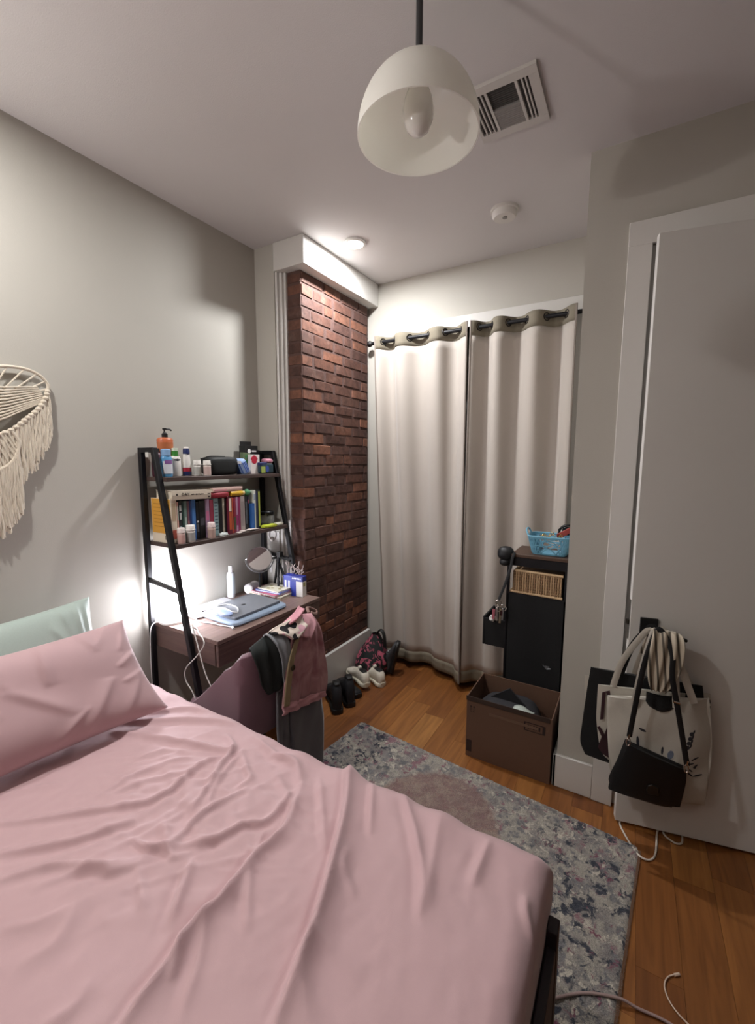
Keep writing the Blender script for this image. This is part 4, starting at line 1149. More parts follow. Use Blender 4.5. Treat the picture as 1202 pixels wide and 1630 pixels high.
ob('body', soft_box((0.235, 1.395, ZD + 0.036), (0.375, 1.447, ZD + 0.054), 0.75, M=Matrix.Translation((0.30, 1.42, 0)) @ Matrix.Rotation(math.radians(-6), 4, 'Z') @ Matrix.Translation((-0.30, -1.42, 0))), mat('#9db0d8', 0.4), gcs)
mb = MB(); mb.tube([(0.30 + 0.068 * math.cos(t), 1.42 + 0.0262 * math.sin(t), ZD + 0.045) for t in [i * math.pi / 12 for i in range(24)]], 0.0012, 5, closed=True)
ob('seam', mb, mat('#6f83b4', 0.4), gcs)
cable('white charging cable coiled on top of the laptop', [(0.10, 1.44, ZD + 0.012), (0.165, 1.425, ZD + 0.03), (0.195, 1.45, ZD + 0.039), (0.215, 1.52, ZD + 0.040), (0.30, 1.515, ZD + 0.040), (0.355, 1.475, ZD + 0.041), (0.37, 1.45, ZD + 0.045), (0.35, 1.435, ZD + 0.052), (0.30, 1.44, ZD + 0.056), (0.22, 1.445, ZD + 0.045), (0.15, 1.41, ZD + 0.03), (0.10, 1.40, ZD + 0.014)], 0.003, '#e4e4e6')
def plug(mb):
    mb.tube([(0.425, 1.376, ZD + 0.006), (0.447, 1.362, ZD + 0.005)], 0.006, 8)
    mb.tube([(0.30, 1.358, ZD + 0.006), (0.33, 1.362, ZD + 0.006)], 0.006, 8)
cable('tangled white cable with plug ends in front of the laptop', [(0.13, 1.37, ZD + 0.010), (0.19, 1.35, ZD + 0.004), (0.25, 1.345, ZD + 0.004), (0.30, 1.358, ZD + 0.005), (0.345, 1.362, ZD + 0.004), (0.38, 1.367, ZD + 0.005), (0.43, 1.373, ZD + 0.006)], 0.003, '#dededf', extra=plug)
bottle('slim white toner bottle against the wall behind the laptop', 0.04, 1.705, ZD, [(0.021, 0), (0.023, 0.003), (0.023, 0.138), (0.019, 0.148), (0.011, 0.151)], mat('#dfe6ee', 0.25), [(0.0125, 0.150), (0.0125, 0.186), (0.011, 0.189), (0.0, 0.189)], mat('#f0f0f0', 0.4),
       band=[(0.0234, 0.02), (0.0234, 0.128)], bandm=mat('#d2e2ea', 0.35))
# round mirror on a stand
mi = thing('vanity_mirror', 'round vanity mirror on a slim stand at the back of the desk', 'mirror', (0.125, 1.85, ZD))
MC = Vector((0.130, 1.85, 0.968))
nrm = Vector((1.19, -1.26, 0.87)).normalized()
Mm = frame(MC, Vector((0, 0, 1)).cross(nrm), nrm.cross(Vector((0, 0, 1)).cross(nrm)))
ob('frame', MB().lathe([(0.070, -0.006), (0.0745, -0.006), (0.0755, 0.0), (0.0745, 0.006), (0.070, 0.006), (0.069, 0.003)], n=48, M=Mm, caps=False), mat('#b9b9ba', 0.25, 0.95), mi)
mgl, nt, b = base_mat('mirror_glass'); b.inputs['Base Color'].default_value = (0.9, 0.9, 0.9, 1); b.inputs['Metallic'].default_value = 1; b.inputs['Roughness'].default_value = 0.02
ob('glass', MB().lathe([(0.070, -0.005), (0.070, 0.004)], n=48, M=Mm), mgl, mi)
mb = MB(); mb.tube([Mm @ Vector((0.083 * math.cos(t), 0.083 * math.sin(t), -0.004)) for t in [math.pi + i * math.pi / 14 for i in range(15)]], 0.0035, 8)
mb.tube([Mm @ Vector((0.083, 0, -0.004)), Mm @ Vector((0.074, 0, 0))], 0.003, 6); mb.tube([Mm @ Vector((-0.083, 0, -0.004)), Mm @ Vector((-0.074, 0, 0))], 0.003, 6)
ob('yoke', mb, mat('#9a9a9c', 0.3, 0.9), mi)
yb = Mm @ Vector((0, -0.083, -0.004))
mb = MB(); mb.tube([(yb.x, yb.y, yb.z), (yb.x - 0.003, yb.y, 0.83), (yb.x - 0.003, yb.y, ZD + 0.006)], 0.0055, 10)
ob('stem', mb, mat('#3c3c40', 0.3, 0.8), mi)
ob('foot', MB().lathe([(0.045, 0), (0.045, 0.004), (0.012, 0.010)], (yb.x - 0.003, yb.y, ZD), 28), mat('#9a9a9c', 0.3, 0.9), mi)
# small phone tripod
tp = thing('tripod', 'small black folding tripod standing right of the mirror', 'tripod', (0.215, 1.935, ZD))
hub = Vector((0.20, 1.935, 0.945))
ob('column', MB().tube([hub, hub + Vector((0.01, 0, 0.05))], 0.011, 10), M_DARK, tp)
mb = MB(); mb.tube([hub + Vector((-0.045, 0.0, 0.012)), hub + Vector((0.02, 0, 0.025)), hub + Vector((0.10, 0.0, 0.015))], 0.007, 8); mb.box(tuple(hub + Vector((0.0, -0.014, 0.03))), tuple(hub + Vector((0.03, 0.014, 0.06))))
ob('clamp', mb, M_DARK, tp)
for e in ((0.14, 1.955, ZD + 0.006), (0.235, 1.895, ZD + 0.047), (0.27, 1.962, ZD + 0.006)):
    mb = MB(); mb.tube([hub, Vector(e)], [0.010, 0.0065], 8)
    ob('leg', mb, M_DARK, tp)
# white card on the wall
cd_ = thing('card', 'white card pinned to the wall behind the mirror', 'card', (0.12, 2.0, 0.85))
ob('sheet', MB().box((0.078, 2.0, 0.93), (0.152, 2.0055, 1.115)).box((0.066, 2.001, 0.84), (0.082, 2.0055, 1.045)), mat('#dddcd8', 0.7), cd_)
rg = thing('hair_tie', 'pale ring hanging under the lower shelf end', 'hair tie', (0.20, 1.93, 1.10))
RC = Vector((0.215, 1.878, 1.118))
mb = MB(); mb.tube([RC + Vector((0.016 * math.cos(t) * 0.5, 0.022 * math.cos(t), 0.030 * math.sin(t))) for t in [i * math.pi / 12 for i in range(24)]], 0.0045, 7, closed=True)
ob('loop', mb, mat('#b7b3b2', 0.6), rg)
ob('clip', soft_box((0.20, 1.868, 1.078), (0.222, 1.89, 1.106), 0.7), mat('#9c9892', 0.6), rg)
tbx = thing('cotton_tub', 'short white round tub lying between laptop and book stack', 'tub', (0.07, 1.825, ZD))
Mt = Matrix.Translation((0.06, 1.845, ZD + 0.031)) @ Matrix.Rotation(math.radians(75), 4, 'Y')
ob('body', MB().lathe([(0.0, -0.045), (0.024, -0.045), (0.030, -0.038), (0.030, 0.038), (0.024, 0.045), (0.0, 0.045)], n=24, M=Matrix.Translation((0.075, 1.83, ZD + 0.0305)) @ Matrix.Rotation(math.radians(90), 4, 'X') @ Matrix.Rotation(0.3, 4, 'Y')), mat('#dcd8da', 0.5, bump=0.4, scale=250), tbx)
ob('lid', MB().lathe([(0.0305, -0.046), (0.0305, -0.034)], n=24, M=Matrix.Translation((0.075, 1.83, ZD + 0.0305)) @ Matrix.Rotation(math.radians(90), 4, 'X') @ Matrix.Rotation(0.3, 4, 'Y')), mat('#e9e6e6', 0.4), tbx)
# stack of thin books
def stack_book(label, z, T, c, edge, rz, C, L, W):
    M = Matrix.Translation((C[0], C[1], z)) @ Matrix.Rotation(rz, 4, 'Z')
    t_ = thing('book', label, 'book', M=M, group='stack of thin books on the desk')
    a = 0.0016
    mb = MB(); mb.box((-L / 2, -W / 2, 0), (L / 2, W / 2, a)).box((-L / 2, -W / 2, T - a), (L / 2, W / 2, T)).box((-L / 2, -W / 2, a), (-L / 2 + 0.002, W / 2, T - a))
    ob('cover', mb, mat(c, 0.5), t_, local=True, smooth=False)
    ob('page_block', MB().box((-L / 2 + 0.002, -W / 2 + 0.003, a), (L / 2 - 0.002, W / 2 - 0.002, T - a)), mat(edge, 0.8), t_, local=True, smooth=False)
    return t_, T
zz = ZD + 0.0002
C0 = (0.215, 1.862)
b1, T = stack_book('cream bottom book of the stack right of the laptop', zz, 0.016, '#c8c2ae', '#d0c9ba', math.radians(3), C0, 0.24, 0.135); zz += T
b2, T = stack_book('pink and white printed second book of the stack', zz, 0.012, '#c06a80', '#e0d6d2', math.radians(-3), (0.205, 1.858), 0.22, 0.14); zz += T
mb = MB()
for j in range(12): mb.box((-0.10 + 0.017 * j, -0.0706, 0.002), (-0.092 + 0.017 * j, -0.0699, 0.010))
ob('printed_edge', mb, mat('#efe6e4', 0.5), b2, local=True)
b3, T = stack_book('blue-edged third book of the stack', zz, 0.009, '#4a63b8', '#d8dae0', math.radians(4), (0.225, 1.87), 0.185, 0.125); zz += T
b4, T = stack_book('top book of the stack with a pale yellow floral cover', zz, 0.008, '#d6d2c0', '#dcd8cc', math.radians(-2), (0.23, 1.872), 0.17, 0.115); zz += T
mb = MB()
for (a, c_) in ((-0.04, 0.01), (0.0, -0.02), (0.03, 0.02), (0.05, -0.01), (-0.02, -0.035)):
    mb.prism([(a + 0.012 * math.cos(t), c_ + 0.009 * math.sin(t)) for t in [i * math.pi / 4 for i in range(8)]], lambda p, q, t: (p, q, t), 0.008, 0.0084)
ob('printed_flowers', mb, mat('#8a7f3c', 0.5), b4, local=True)
# blue and white boxes
MBX = Matrix.Translation((0.330, 1.928, ZD)) @ Matrix.Rotation(math.radians(8), 4, 'Z')
bx1 = thing('box', 'deep blue and white carton with white lettering at the back right of the desk', 'box', M=Matrix.Translation((0.295, 1.935, ZD)) @ Matrix.Rotation(math.radians(8), 4, 'Z'))
ob('carton', MB().box((-0.032, -0.022, 0), (0.022, 0.028, 0.118)), mat('#2436a0', 0.4), bx1, local=True, bevel=0.001)
ob('white_panel', MB().box((0.0, -0.0226, 0.03), (0.012, -0.0218, 0.088)).box((-0.024, -0.0226, 0.03), (-0.012, -0.0218, 0.088)), mat('#e4e4ee', 0.5), bx1, local=True)
bx2 = thing('box', 'white carton with a blue top band at the front right corner of the desk', 'box', M=Matrix.Translation((0.375, 1.93, ZD)) @ Matrix.Rotation(math.radians(8), 4, 'Z'))
ob('carton', MB().box((-0.046, -0.020, 0), (0.032, 0.022, 0.10)), mat('#d8d6d2', 0.5), bx2, local=True, bevel=0.001)
ob('top_band', MB().box((-0.0465, -0.0205, 0.092), (0.0325, 0.0225, 0.122)), mat('#20308c', 0.4), bx2, local=True, bevel=0.001)
ob('blue_panel', MB().box((-0.0466, -0.0206, 0.0), (-0.014, 0.0, 0.093)), mat('#23349a', 0.4), bx2, local=True)
mb = MB()
for j in range(6): mb.box((-0.040 + 0.0105 * j, -0.0212, 0.104), (-0.0325 + 0.0105 * j, -0.0204, 0.113))
ob('printed_letters', mb, mat('#d8dcf4', 0.5), bx2, local=True)
ob('side_print', MB().box((0.0319, -0.012, 0.062), (0.0325, 0.010, 0.085)), mat('#a8a66c', 0.5), bx2, local=True)
sp = MB(); r_ = random.Random(3)
for k_ in range(9):
    p0 = Vector((0.27 + 0.012 * k_, 1.965 + 0.003 * (k_ % 2), ZD)); p = [p0, p0 + Vector((r_.uniform(-.03, .03), r_.uniform(-.01, .01), 0.08)), p0 + Vector((r_.uniform(-.05, .04), r_.uniform(-.015, .005), 0.14 + 0.04 * r_.random()))]
    sp.tube(smooth_path(p, 4), 0.0016, 5)
    for j in range(3):
        q = p[2] - (p[2] - p[1]) * (j * 0.3)
        sp.tube([q, q + Vector((r_.uniform(-.018, .018), r_.uniform(-.008, .004), 0.018))], 0.0022, 5)
ob('sprigs', sp, mat('#c9b9b4', 0.3), label='pale wiry sprigs sticking up behind the blue box', cat='sprigs')

# ------------------------------------------------------------------ chair
ch = thing('chair', 'mauve velvet shell chair pushed up to the desk under clothes', 'chair', (0.58, 1.39, 0))
M_VELVET = mat('#75535f', 0.75, bump=0.08, scale=400, sheen=0.5, var=0.04)
CY, HW = 1.385, 0.245
def shell(a, b):
    s = 2 * a - 1                                   # -1 left arm front ... 0 back ... 1 right arm front
    t = abs(s)
    ang = s * math.pi / 2
    if t < 0.5:                                    # the back
        x = 0.765 - 0.05 * (t / 0.5) ** 3; y = CY + math.copysign(HW * (t / 0.5) ** 0.85, s) * 0.93
        top = 0.795 - 0.02 * (t / 0.5) ** 2
    else:
        k_ = (t - 0.5) / 0.5
        x = 0.715 - 0.30 * k_; y = CY + math.copysign(HW * (0.93 + 0.07 * min(1, k_ * 2)), s)
        top = 0.775 - 0.29 * k_ - 0.02 * math.sin(k_ * math.pi)
    z = 0.40 + (top - 0.40) * b
    fl_ = 0.03 * (b - 0.4)
    return Vector((x + (fl_ if t < 0.6 else 0), y + math.copysign(fl_ * 0.3, s), z))
ob('backrest_shell', MB().grid(shell, 61, 15), M_VELVET, ch, solid=0.035, bevel=0.010, seg=3, off=0, angle=180)
ob('seat', soft_box((0.33, CY - HW + 0.015, 0.385), (0.74, CY + HW - 0.015, 0.475), 0.32), M_VELVET, ch)
ob('seat_base', MB().box((0.40, CY - HW + 0.06, 0.35), (0.70, CY + HW - 0.06, 0.39)), M_DARK, ch, bevel=0.005)
for sx_, sy_ in ((0.38, -1), (0.38, 1), (0.72, -1), (0.72, 1)):
    mb = MB(); mb.tube([(sx_ + (0.04 if sx_ < .5 else -0.04), CY + sy_ * (HW - 0.07), 0.37), (sx_, CY + sy_ * (HW - 0.03), 0.0)], [0.018, 0.010], 12)
    ob('leg', mb, mat('#2a1f1c', 0.5), ch)

# ------------------------------------------------------------------ clothes over the chair
def drape(rows, ncol=28, ripple=0.006, freq=5, seed=0, k=6, xfun=None):
    """rows: list of (left xyz, right xyz) from one end of the cloth to the other"""
    Ls = smooth_path([a for a, b in rows], k); Rs = smooth_path([b for a, b in rows], k)
    n = len(Ls)
    def fn(a, b):
        i = min(n - 1, int(round(b * (n - 1))))
        p = Ls[i] * (1 - a) + Rs[i] * a
        w_ = ripple * math.sin(freq * 2 * math.pi * a + seed + 1.3 * math.sin(3 * b + seed)) * (0.35 + 0.65 * b)
        w_ += ripple * 0.4 * math.sin(13 * a + 9 * b + seed)
        return p + Vector((w_, 0, 0.2 * w_ * (1 if b > 0.05 else 0)))
    return MB().grid(fn, ncol, n)
# pink jacket over the back's far half
jk = thing('jacket', 'washed pink denim jacket hanging over the chair back', 'jacket', (0.80, 1.45, 0.45))
m, nt, b = base_mat('pink_denim')
tc = nd(nt, 'ShaderNodeTexCoord'); n1 = nd(nt, 'ShaderNodeTexNoise', i_Scale=9.0, i_Detail=6.0, i_Distortion=0.8)
nt.links.new(tc.outputs['Object'], n1.inputs['Vector'])
rr = nd(nt, 'ShaderNodeValToRGB'); rr.color_ramp.elements[0].position = 0.3; rr.color_ramp.elements[0].color = srgb('#8f5563'); rr.color_ramp.elements[1].position = 0.72; rr.color_ramp.elements[1].color = srgb('#c9a2a0')
nt.links.new(n1.outputs[0], rr.inputs[0]); nt.links.new(rr.outputs[0], b.inputs['Base Color']); b.inputs['Roughness'].default_value = 0.85
M_DENIM = m
rows = [((0.70, 1.43, 0.70), (0.70, 1.60, 0.64)), ((0.715, 1.435, 0.80), (0.715, 1.60, 0.78)), ((0.775, 1.425, 0.868), (0.765, 1.555, 0.838)), ((0.815, 1.372, 0.826), (0.815, 1.565, 0.77)), ((0.828, 1.335, 0.755), (0.832, 1.57, 0.64)), ((0.83, 1.30, 0.67), (0.84, 1.575, 0.545)), ((0.83, 1.285, 0.585), (0.842, 1.57, 0.475)), ((0.832, 1.275, 0.515), (0.842, 1.553, 0.455))]
ob('cloth', drape(rows, 40, 0.007, 4, 1), M_DENIM, jk, solid=0.006, angle=180)
ob('hem_band', drape([((0.840, 1.272, 0.535), (0.851, 1.552, 0.474)), ((0.843, 1.27, 0.515), (0.853, 1.55, 0.458)), ((0.840, 1.268, 0.490), (0.850, 1.548, 0.440))], 30, 0.006, 4, 1), mat('#c79399', 0.8, bump=0.2, scale=200), jk, solid=0.005, angle=180)
ob('button_band', drape([((0.830, 1.378, 0.80), (0.832, 1.398, 0.79)), ((0.846, 1.312, 0.72), (0.846, 1.345, 0.715)), ((0.848, 1.286, 0.62), (0.848, 1.318, 0.61)), ((0.848, 1.274, 0.53), (0.848, 1.306, 0.52))], 6, 0.001, 1, 0), mat('#9c8a6a', 0.8), jk, solid=0.004, angle=180)
Mb = frame((0.853, 1.327, 0.683), (0, 1, 0), (0.05, 0, 1))
ob('button', MB().lathe([(0.0, -0.002), (0.012, -0.002), (0.013, 0.001), (0.009, 0.004), (0.0, 0.0035)], n=18, M=Mb, caps=False), mat('#3a3322', 0.4, 0.5), jk, label='dark round snap button')
ob('collar', drape([((0.775, 1.43, 0.872), (0.785, 1.54, 0.845)), ((0.82, 1.40, 0.85), (0.825, 1.52, 0.81)), ((0.842, 1.39, 0.80), (0.846, 1.46, 0.765))], 14, 0.004, 2, 2), mat('#cf9aa2', 0.8, bump=0.2, scale=200), jk, solid=0.006, angle=180)
mb = MB(); mb.tube(smooth_path([(0.765, 1.54, 0.845), (0.74, 1.56, 0.86), (0.73, 1.60, 0.845), (0.745, 1.625, 0.825), (0.76, 1.60, 0.82), (0.755, 1.57, 0.835)], 5), 0.007, 8, flat=0.5)
ob('strap_loop', mb, mat('#8b6f66', 0.8), jk)
# grey trousers hanging to the floor
gt = thing('trousers', 'dark grey trousers hanging below the pink jacket', 'trousers', (0.82, 1.42, 0.03))
M_GREY = mat('#5f5d61', 0.85, bump=0.15, scale=500, sheen=0.2)
def leg_drape(y0, y1, ztop, zbot, x, seed):
    return drape([((x - 0.005, y0, ztop), (x - 0.005, y1, ztop)), ((x, y0 - 0.004, ztop - 0.15), (x, y1 + 0.003, ztop - 0.15)), ((x + 0.004, y0 - 0.006, (ztop + zbot) / 2), (x + 0.004, y1 + 0.004, (ztop + zbot) / 2)), ((x, y0 - 0.004, zbot), (x, y1, zbot))], 18, 0.005, 1.3, seed)
ob('leg', leg_drape(1.275, 1.338, 0.58, 0.05, 0.800, 1), M_GREY, gt, solid=0.012, angle=180)
ob('leg', leg_drape(1.345, 1.560, 0.56, 0.04, 0.808, 2), M_GREY, gt, solid=0.014, angle=180)
ob('waist', drape([((0.70, 1.30, 0.70), (0.70, 1.55, 0.68)), ((0.745, 1.30, 0.822), (0.745, 1.55, 0.822)), ((0.800, 1.29, 0.79), (0.802, 1.555, 0.77)), ((0.805, 1.28, 0.58), (0.808, 1.558, 0.56))], 24, 0.003, 2, 0), M_GREY, gt, solid=0.006, angle=180)
# black top on the corner
ob('black_shirt', drape([((0.735, 1.20, 0.72), (0.73, 1.27, 0.70)), ((0.745, 1.185, 0.80), (0.755, 1.285, 0.838)), ((0.785, 1.165, 0.79), (0.808, 1.285, 0.800)), ((0.802, 1.185, 0.715), (0.822, 1.300, 0.70)), ((0.805, 1.20, 0.645), (0.824, 1.305, 0.63)), ((0.806, 1.225, 0.595), (0.824, 1.285, 0.60))], 22, 0.005, 2, 4), mat('#1b201f', 0.85, bump=0.2, scale=400), label='black shirt slung over the left corner of the chair back', cat='shirt', solid=0.006, angle=180)
ob('grey_shirt', drape([((0.74, 1.255, 0.70), (0.74, 1.33, 0.70)), ((0.762, 1.25, 0.838), (0.765, 1.33, 0.838)), ((0.815, 1.262, 0.81), (0.822, 1.338, 0.80)), ((0.832, 1.282, 0.73), (0.838, 1.335, 0.72)), ((0.834, 1.29, 0.64), (0.838, 1.33, 0.63)), ((0.833, 1.315, 0.575), (0.837, 1.335, 0.58))], 14, 0.004, 1.5, 3), mat('#8f9398', 0.85, bump=0.2, scale=300), label='light grey shirt between the black shirt and the pink jacket', cat='shirt', solid=0.006, angle=180)
m, nt, b = base_mat('patch_print')
tc = nd(nt, 'ShaderNodeTexCoord'); vo = nd(nt, 'ShaderNodeTexNoise', i_Scale=26.0, i_Detail=0.5)
nt.links.new(tc.outputs['Object'], vo.inputs['Vector'])
rr = nd(nt, 'ShaderNodeValToRGB'); rr.color_ramp.interpolation = 'CONSTANT'; rr.color_ramp.elements[0].color = srgb('#17161a'); rr.color_ramp.elements[1].position = 0.47; rr.color_ramp.elements[1].color = srgb('#ddd0c4')
e = rr.color_ramp.elements.new(0.62); e.color = srgb('#d3a3b0')
nt.links.new(vo.outputs[0], rr.inputs[0]); nt.links.new(rr.outputs[0], b.inputs['Base Color']); b.inputs['Roughness'].default_value = 0.85
ob('scarf', drape([((0.775, 1.255, 0.842), (0.80, 1.275, 0.842)), ((0.785, 1.30, 0.862), (0.835, 1.31, 0.835)), ((0.79, 1.36, 0.868), (0.85, 1.355, 0.80)), ((0.80, 1.41, 0.88), (0.855, 1.395, 0.815)), ((0.81, 1.44, 0.872), (0.85, 1.43, 0.83))], 12, 0.004, 1.5, 1), m, label='black and cream patch-print scarf bunched on top of the clothes', cat='scarf', solid=0.008, angle=180)
ob('pink_strap', drape([((0.76, 1.36, 0.85), (0.79, 1.35, 0.85)), ((0.79, 1.41, 0.892), (0.825, 1.395, 0.878)), ((0.775, 1.455, 0.905), (0.805, 1.46, 0.895)), ((0.76, 1.475, 0.885), (0.78, 1.485, 0.875))], 8, 0.003, 1, 1), mat('#d99aa6', 0.7), label='bright pink fabric strip on top of the clothes pile', cat='fabric', solid=0.010, angle=180)

# ------------------------------------------------------------------ shoes by the brick column
def shoe(label, heel, ang, L, W_, Hh, up_m, sole_m, group, lace_m=None, name='shoe', cat='shoe', high=1.0, tilt=0.0, dz=0.0):
    """local x from heel to toe"""
    M = Matrix.Translation((heel[0], heel[1], dz)) @ Matrix.Rotation(ang, 4, 'Z') @ Matrix.Rotation(tilt, 4, 'Y')
    t_ = thing(name, label, cat, M=M, group=group)
    N = 20
    def ring(x, w, zb, zt, yo=0.0, e=0.6):
        out = []
        for k_ in range(N):
            t = 2 * math.pi * k_ / N
            c, s = math.cos(t), math.sin(t)
            out.append((x, yo + w * math.copysign(abs(c) ** e, c), (zb + zt) / 2 + (zt - zb) / 2 * math.copysign(abs(s) ** e, s)))
        return out
    hw = W_ / 2
    S = [(0.0, .30), (.03, .66), (.12, .80), (.28, .74), (.45, .74), (.62, .95), (.78, 1.0), (.90, .84), (.97, .55), (1.0, .25)]
    ob('sole', MB().loft([ring(L * a, hw * b_ * 1.04, 0.0, 0.028 + (0.006 if a < .3 else 0), 0.0, 0.5) for a, b_ in S]), sole_m, t_, local=True, angle=50)
    U = [(0.01, .40, .55), (.05, .62, .90), (.14, .66, 1.0 * high), (.28, .60, .98 * high), (.40, .62, .86), (.52, .74, .70), (.66, .88, .55), (.80, .90, .46), (.92, .72, .38), (.985, .36, .26)]
    ob('upper', MB().loft([ring(L * a, hw * b_, 0.018, Hh * c_, 0.0, 0.75) for a, b_, c_ in U]), up_m, t_, local=True, angle=60)
    ob('opening', MB().loft([ring(L * a, hw * b_, Hh * c_ - 0.01, Hh * c_ + 0.0015, 0.0, 0.9) for a, b_, c_ in ((.08, .30, .96 * high), (.15, .46, 1.0 * high), (.26, .44, .98 * high), (.34, .28, .94))]), M_DARK, t_, local=True, angle=60)
    if lace_m:
        mb = MB()
        for j in range(4):
            a = .40 + .075 * j; zt = Hh * (.86 - 1.05 * (a - .40)) + 0.004
            mb.tube([(L * a, -hw * .42, zt - 0.008), (L * a, 0, zt + 0.003), (L * a, hw * .42, zt - 0.008)], 0.0035, 6)
        ob('laces', mb, lace_m, t_, local=True)
        mb = MB(); mb.box((L * .34, -hw * .26, Hh * .80), (L * .42, hw * .26, Hh * 1.06))
        ob('tongue', mb, up_m, t_, local=True, bevel=0.006)
    return t_
M_SHOEW = mat('#d6cfc0', 0.6, bump=0.2, scale=120); M_SOLEW = mat('#d8d2be', 0.55)
M_SHOEB = mat('#151318', 0.75, bump=0.15); M_SHOEG = mat('#3c3c3f', 0.6, bump=0.3, scale=150, var=0.3)
shoe('black boot nearest the chair leg', (0.575, 2.03), math.radians(135), 0.30, 0.098, 0.175, M_SHOEB, M_DARK, 'black boots', high=1.1)
shoe('black boot behind the first one, beside the white trainers', (0.600, 2.135), math.radians(138), 0.30, 0.098, 0.175, M_SHOEB, M_DARK, 'black boots', high=1.1)
shoe('black sandal half hidden under the white trainers', (0.585, 2.25), math.radians(150), 0.25, 0.085, 0.05, M_SHOEB, M_DARK, None, high=1.0)
shoe('off-white trainer in front of the pair by the baseboard', (0.585, 2.35), math.radians(150), 0.27, 0.095, 0.105, M_SHOEW, M_SOLEW, 'white trainers', mat('#e2dccc', 0.6), dz=0.03)
shoe('off-white trainer of the pair nearer the curtain', (0.65, 2.455), math.radians(153), 0.27, 0.095, 0.115, M_SHOEW, M_SOLEW, 'white trainers', mat('#e2dccc', 0.6))
shoe('dark grey running shoe standing beside the floral bag', (0.625, 2.655), math.radians(15), 0.25, 0.10, 0.11, M_SHOEG, M_DARK, None, mat('#8e8e90', 0.5), tilt=math.radians(-78), dz=0.012)
m, nt, b = base_mat('floral_cloth')
tc = nd(nt, 'ShaderNodeTexCoord'); vo = nd(nt, 'ShaderNodeTexNoise', i_Scale=17.0, i_Detail=1.5, i_Distortion=2.0)
nt.links.new(tc.outputs['Object'], vo.inputs['Vector'])
rr = nd(nt, 'ShaderNodeValToRGB'); rr.color_ramp.elements[0].position = 0.50; rr.color_ramp.elements[0].color = srgb('#15191a'); rr.color_ramp.elements[1].position = 0.60; rr.color_ramp.elements[1].color = srgb('#b0566a')
nt.links.new(vo.outputs[0], rr.inputs[0]); nt.links.new(rr.outputs[0], b.inputs['Base Color']); b.inputs['Roughness'].default_value = 0.8
fb = thing('fabric_bag', 'black bag with pink floral print slumped in the corner by the curtain', 'bag', (0.46, 2.63, 0))
mb = MB()
def fbf(a, b_):
    t, p = 2 * math.pi * a, b_
    w_ = (0.5 + 0.5 * math.sin(math.pi * (0.25 + 0.7 * p))) 
    R_ = (1 - 0.62 * p ** 2.2)
    x = 0.465 + 0.125 * R_ * math.cos(t) * w_ + 0.02 * p; y = 2.605 + 0.125 * R_ * math.sin(t) * w_ + 0.03 * p
    f_ = 1 + 0.06 * math.sin(5 * t + 6 * p)
    return (0.465 + (x - 0.465) * f_, 2.605 + (y - 2.605) * f_, 0.002 + 0.29 * p)
ob('body', MB().grid(fbf, 40, 16, closeu=True), m, fb, angle=180)
mb = MB(); mb.tube(smooth_path([(0.49, 2.63, 0.285), (0.53, 2.63, 0.33), (0.565, 2.62, 0.30), (0.575, 2.615, 0.22)], 5), 0.014, 8, flat=0.5)
ob('handle', mb, M_DARK, fb)

# ------------------------------------------------------------------ curtains
RZ, RY = 2.395, 2.762
rod = thing('curtain_rod', 'black curtain rod with ball finial over the closet', 'curtain rod', (1.08, RY, RZ))
ob('pole', MB().tube([(0.37, RY, RZ), (1.816, RY, RZ)], 0.0125, 16), M_BLACKMETAL, rod)
ob('finial', MB().lathe([(0.008, -0.026), (0.014, -0.02), (0.02, -0.008), (0.021, 0.0), (0.018, 0.012), (0.008, 0.02), (0.0, 0.021)], n=18, M=Matrix.Translation((0.352, RY, RZ)) @ Matrix.Rotation(math.radians(-90), 4, 'Y'), caps=False), M_DARK, rod)
mb = MB(); mb.box((0.468, 2.79, RZ - 0.05), (0.482, 2.829, RZ + 0.02)); mb.tube([(0.475, 2.81, RZ - 0.045), (0.475, RY, RZ - 0.016)], 0.005, 8); mb.tube([(0.475, 2.82, RZ), (0.475, RY + 0.006, RZ - 0.012)], 0.005, 8)
ob('bracket', mb, M_DARK, rod)
mb = MB(); mb.box((1.768, 2.775, RZ - 0.05), (1.782, 2.809, RZ + 0.02)); mb.tube([(1.775, 2.81, RZ - 0.035), (1.775, RY, RZ - 0.016)], 0.005, 8)
ob('bracket', mb, M_DARK, rod)
M_CURT = mat('#b5aca3', 0.8, bump=0.12, scale=500, var=0.02, sheen=0.2, vscale=2)
M_TAPE = mat('#7d7565', 0.85, bump=0.2, scale=400, var=0.03)
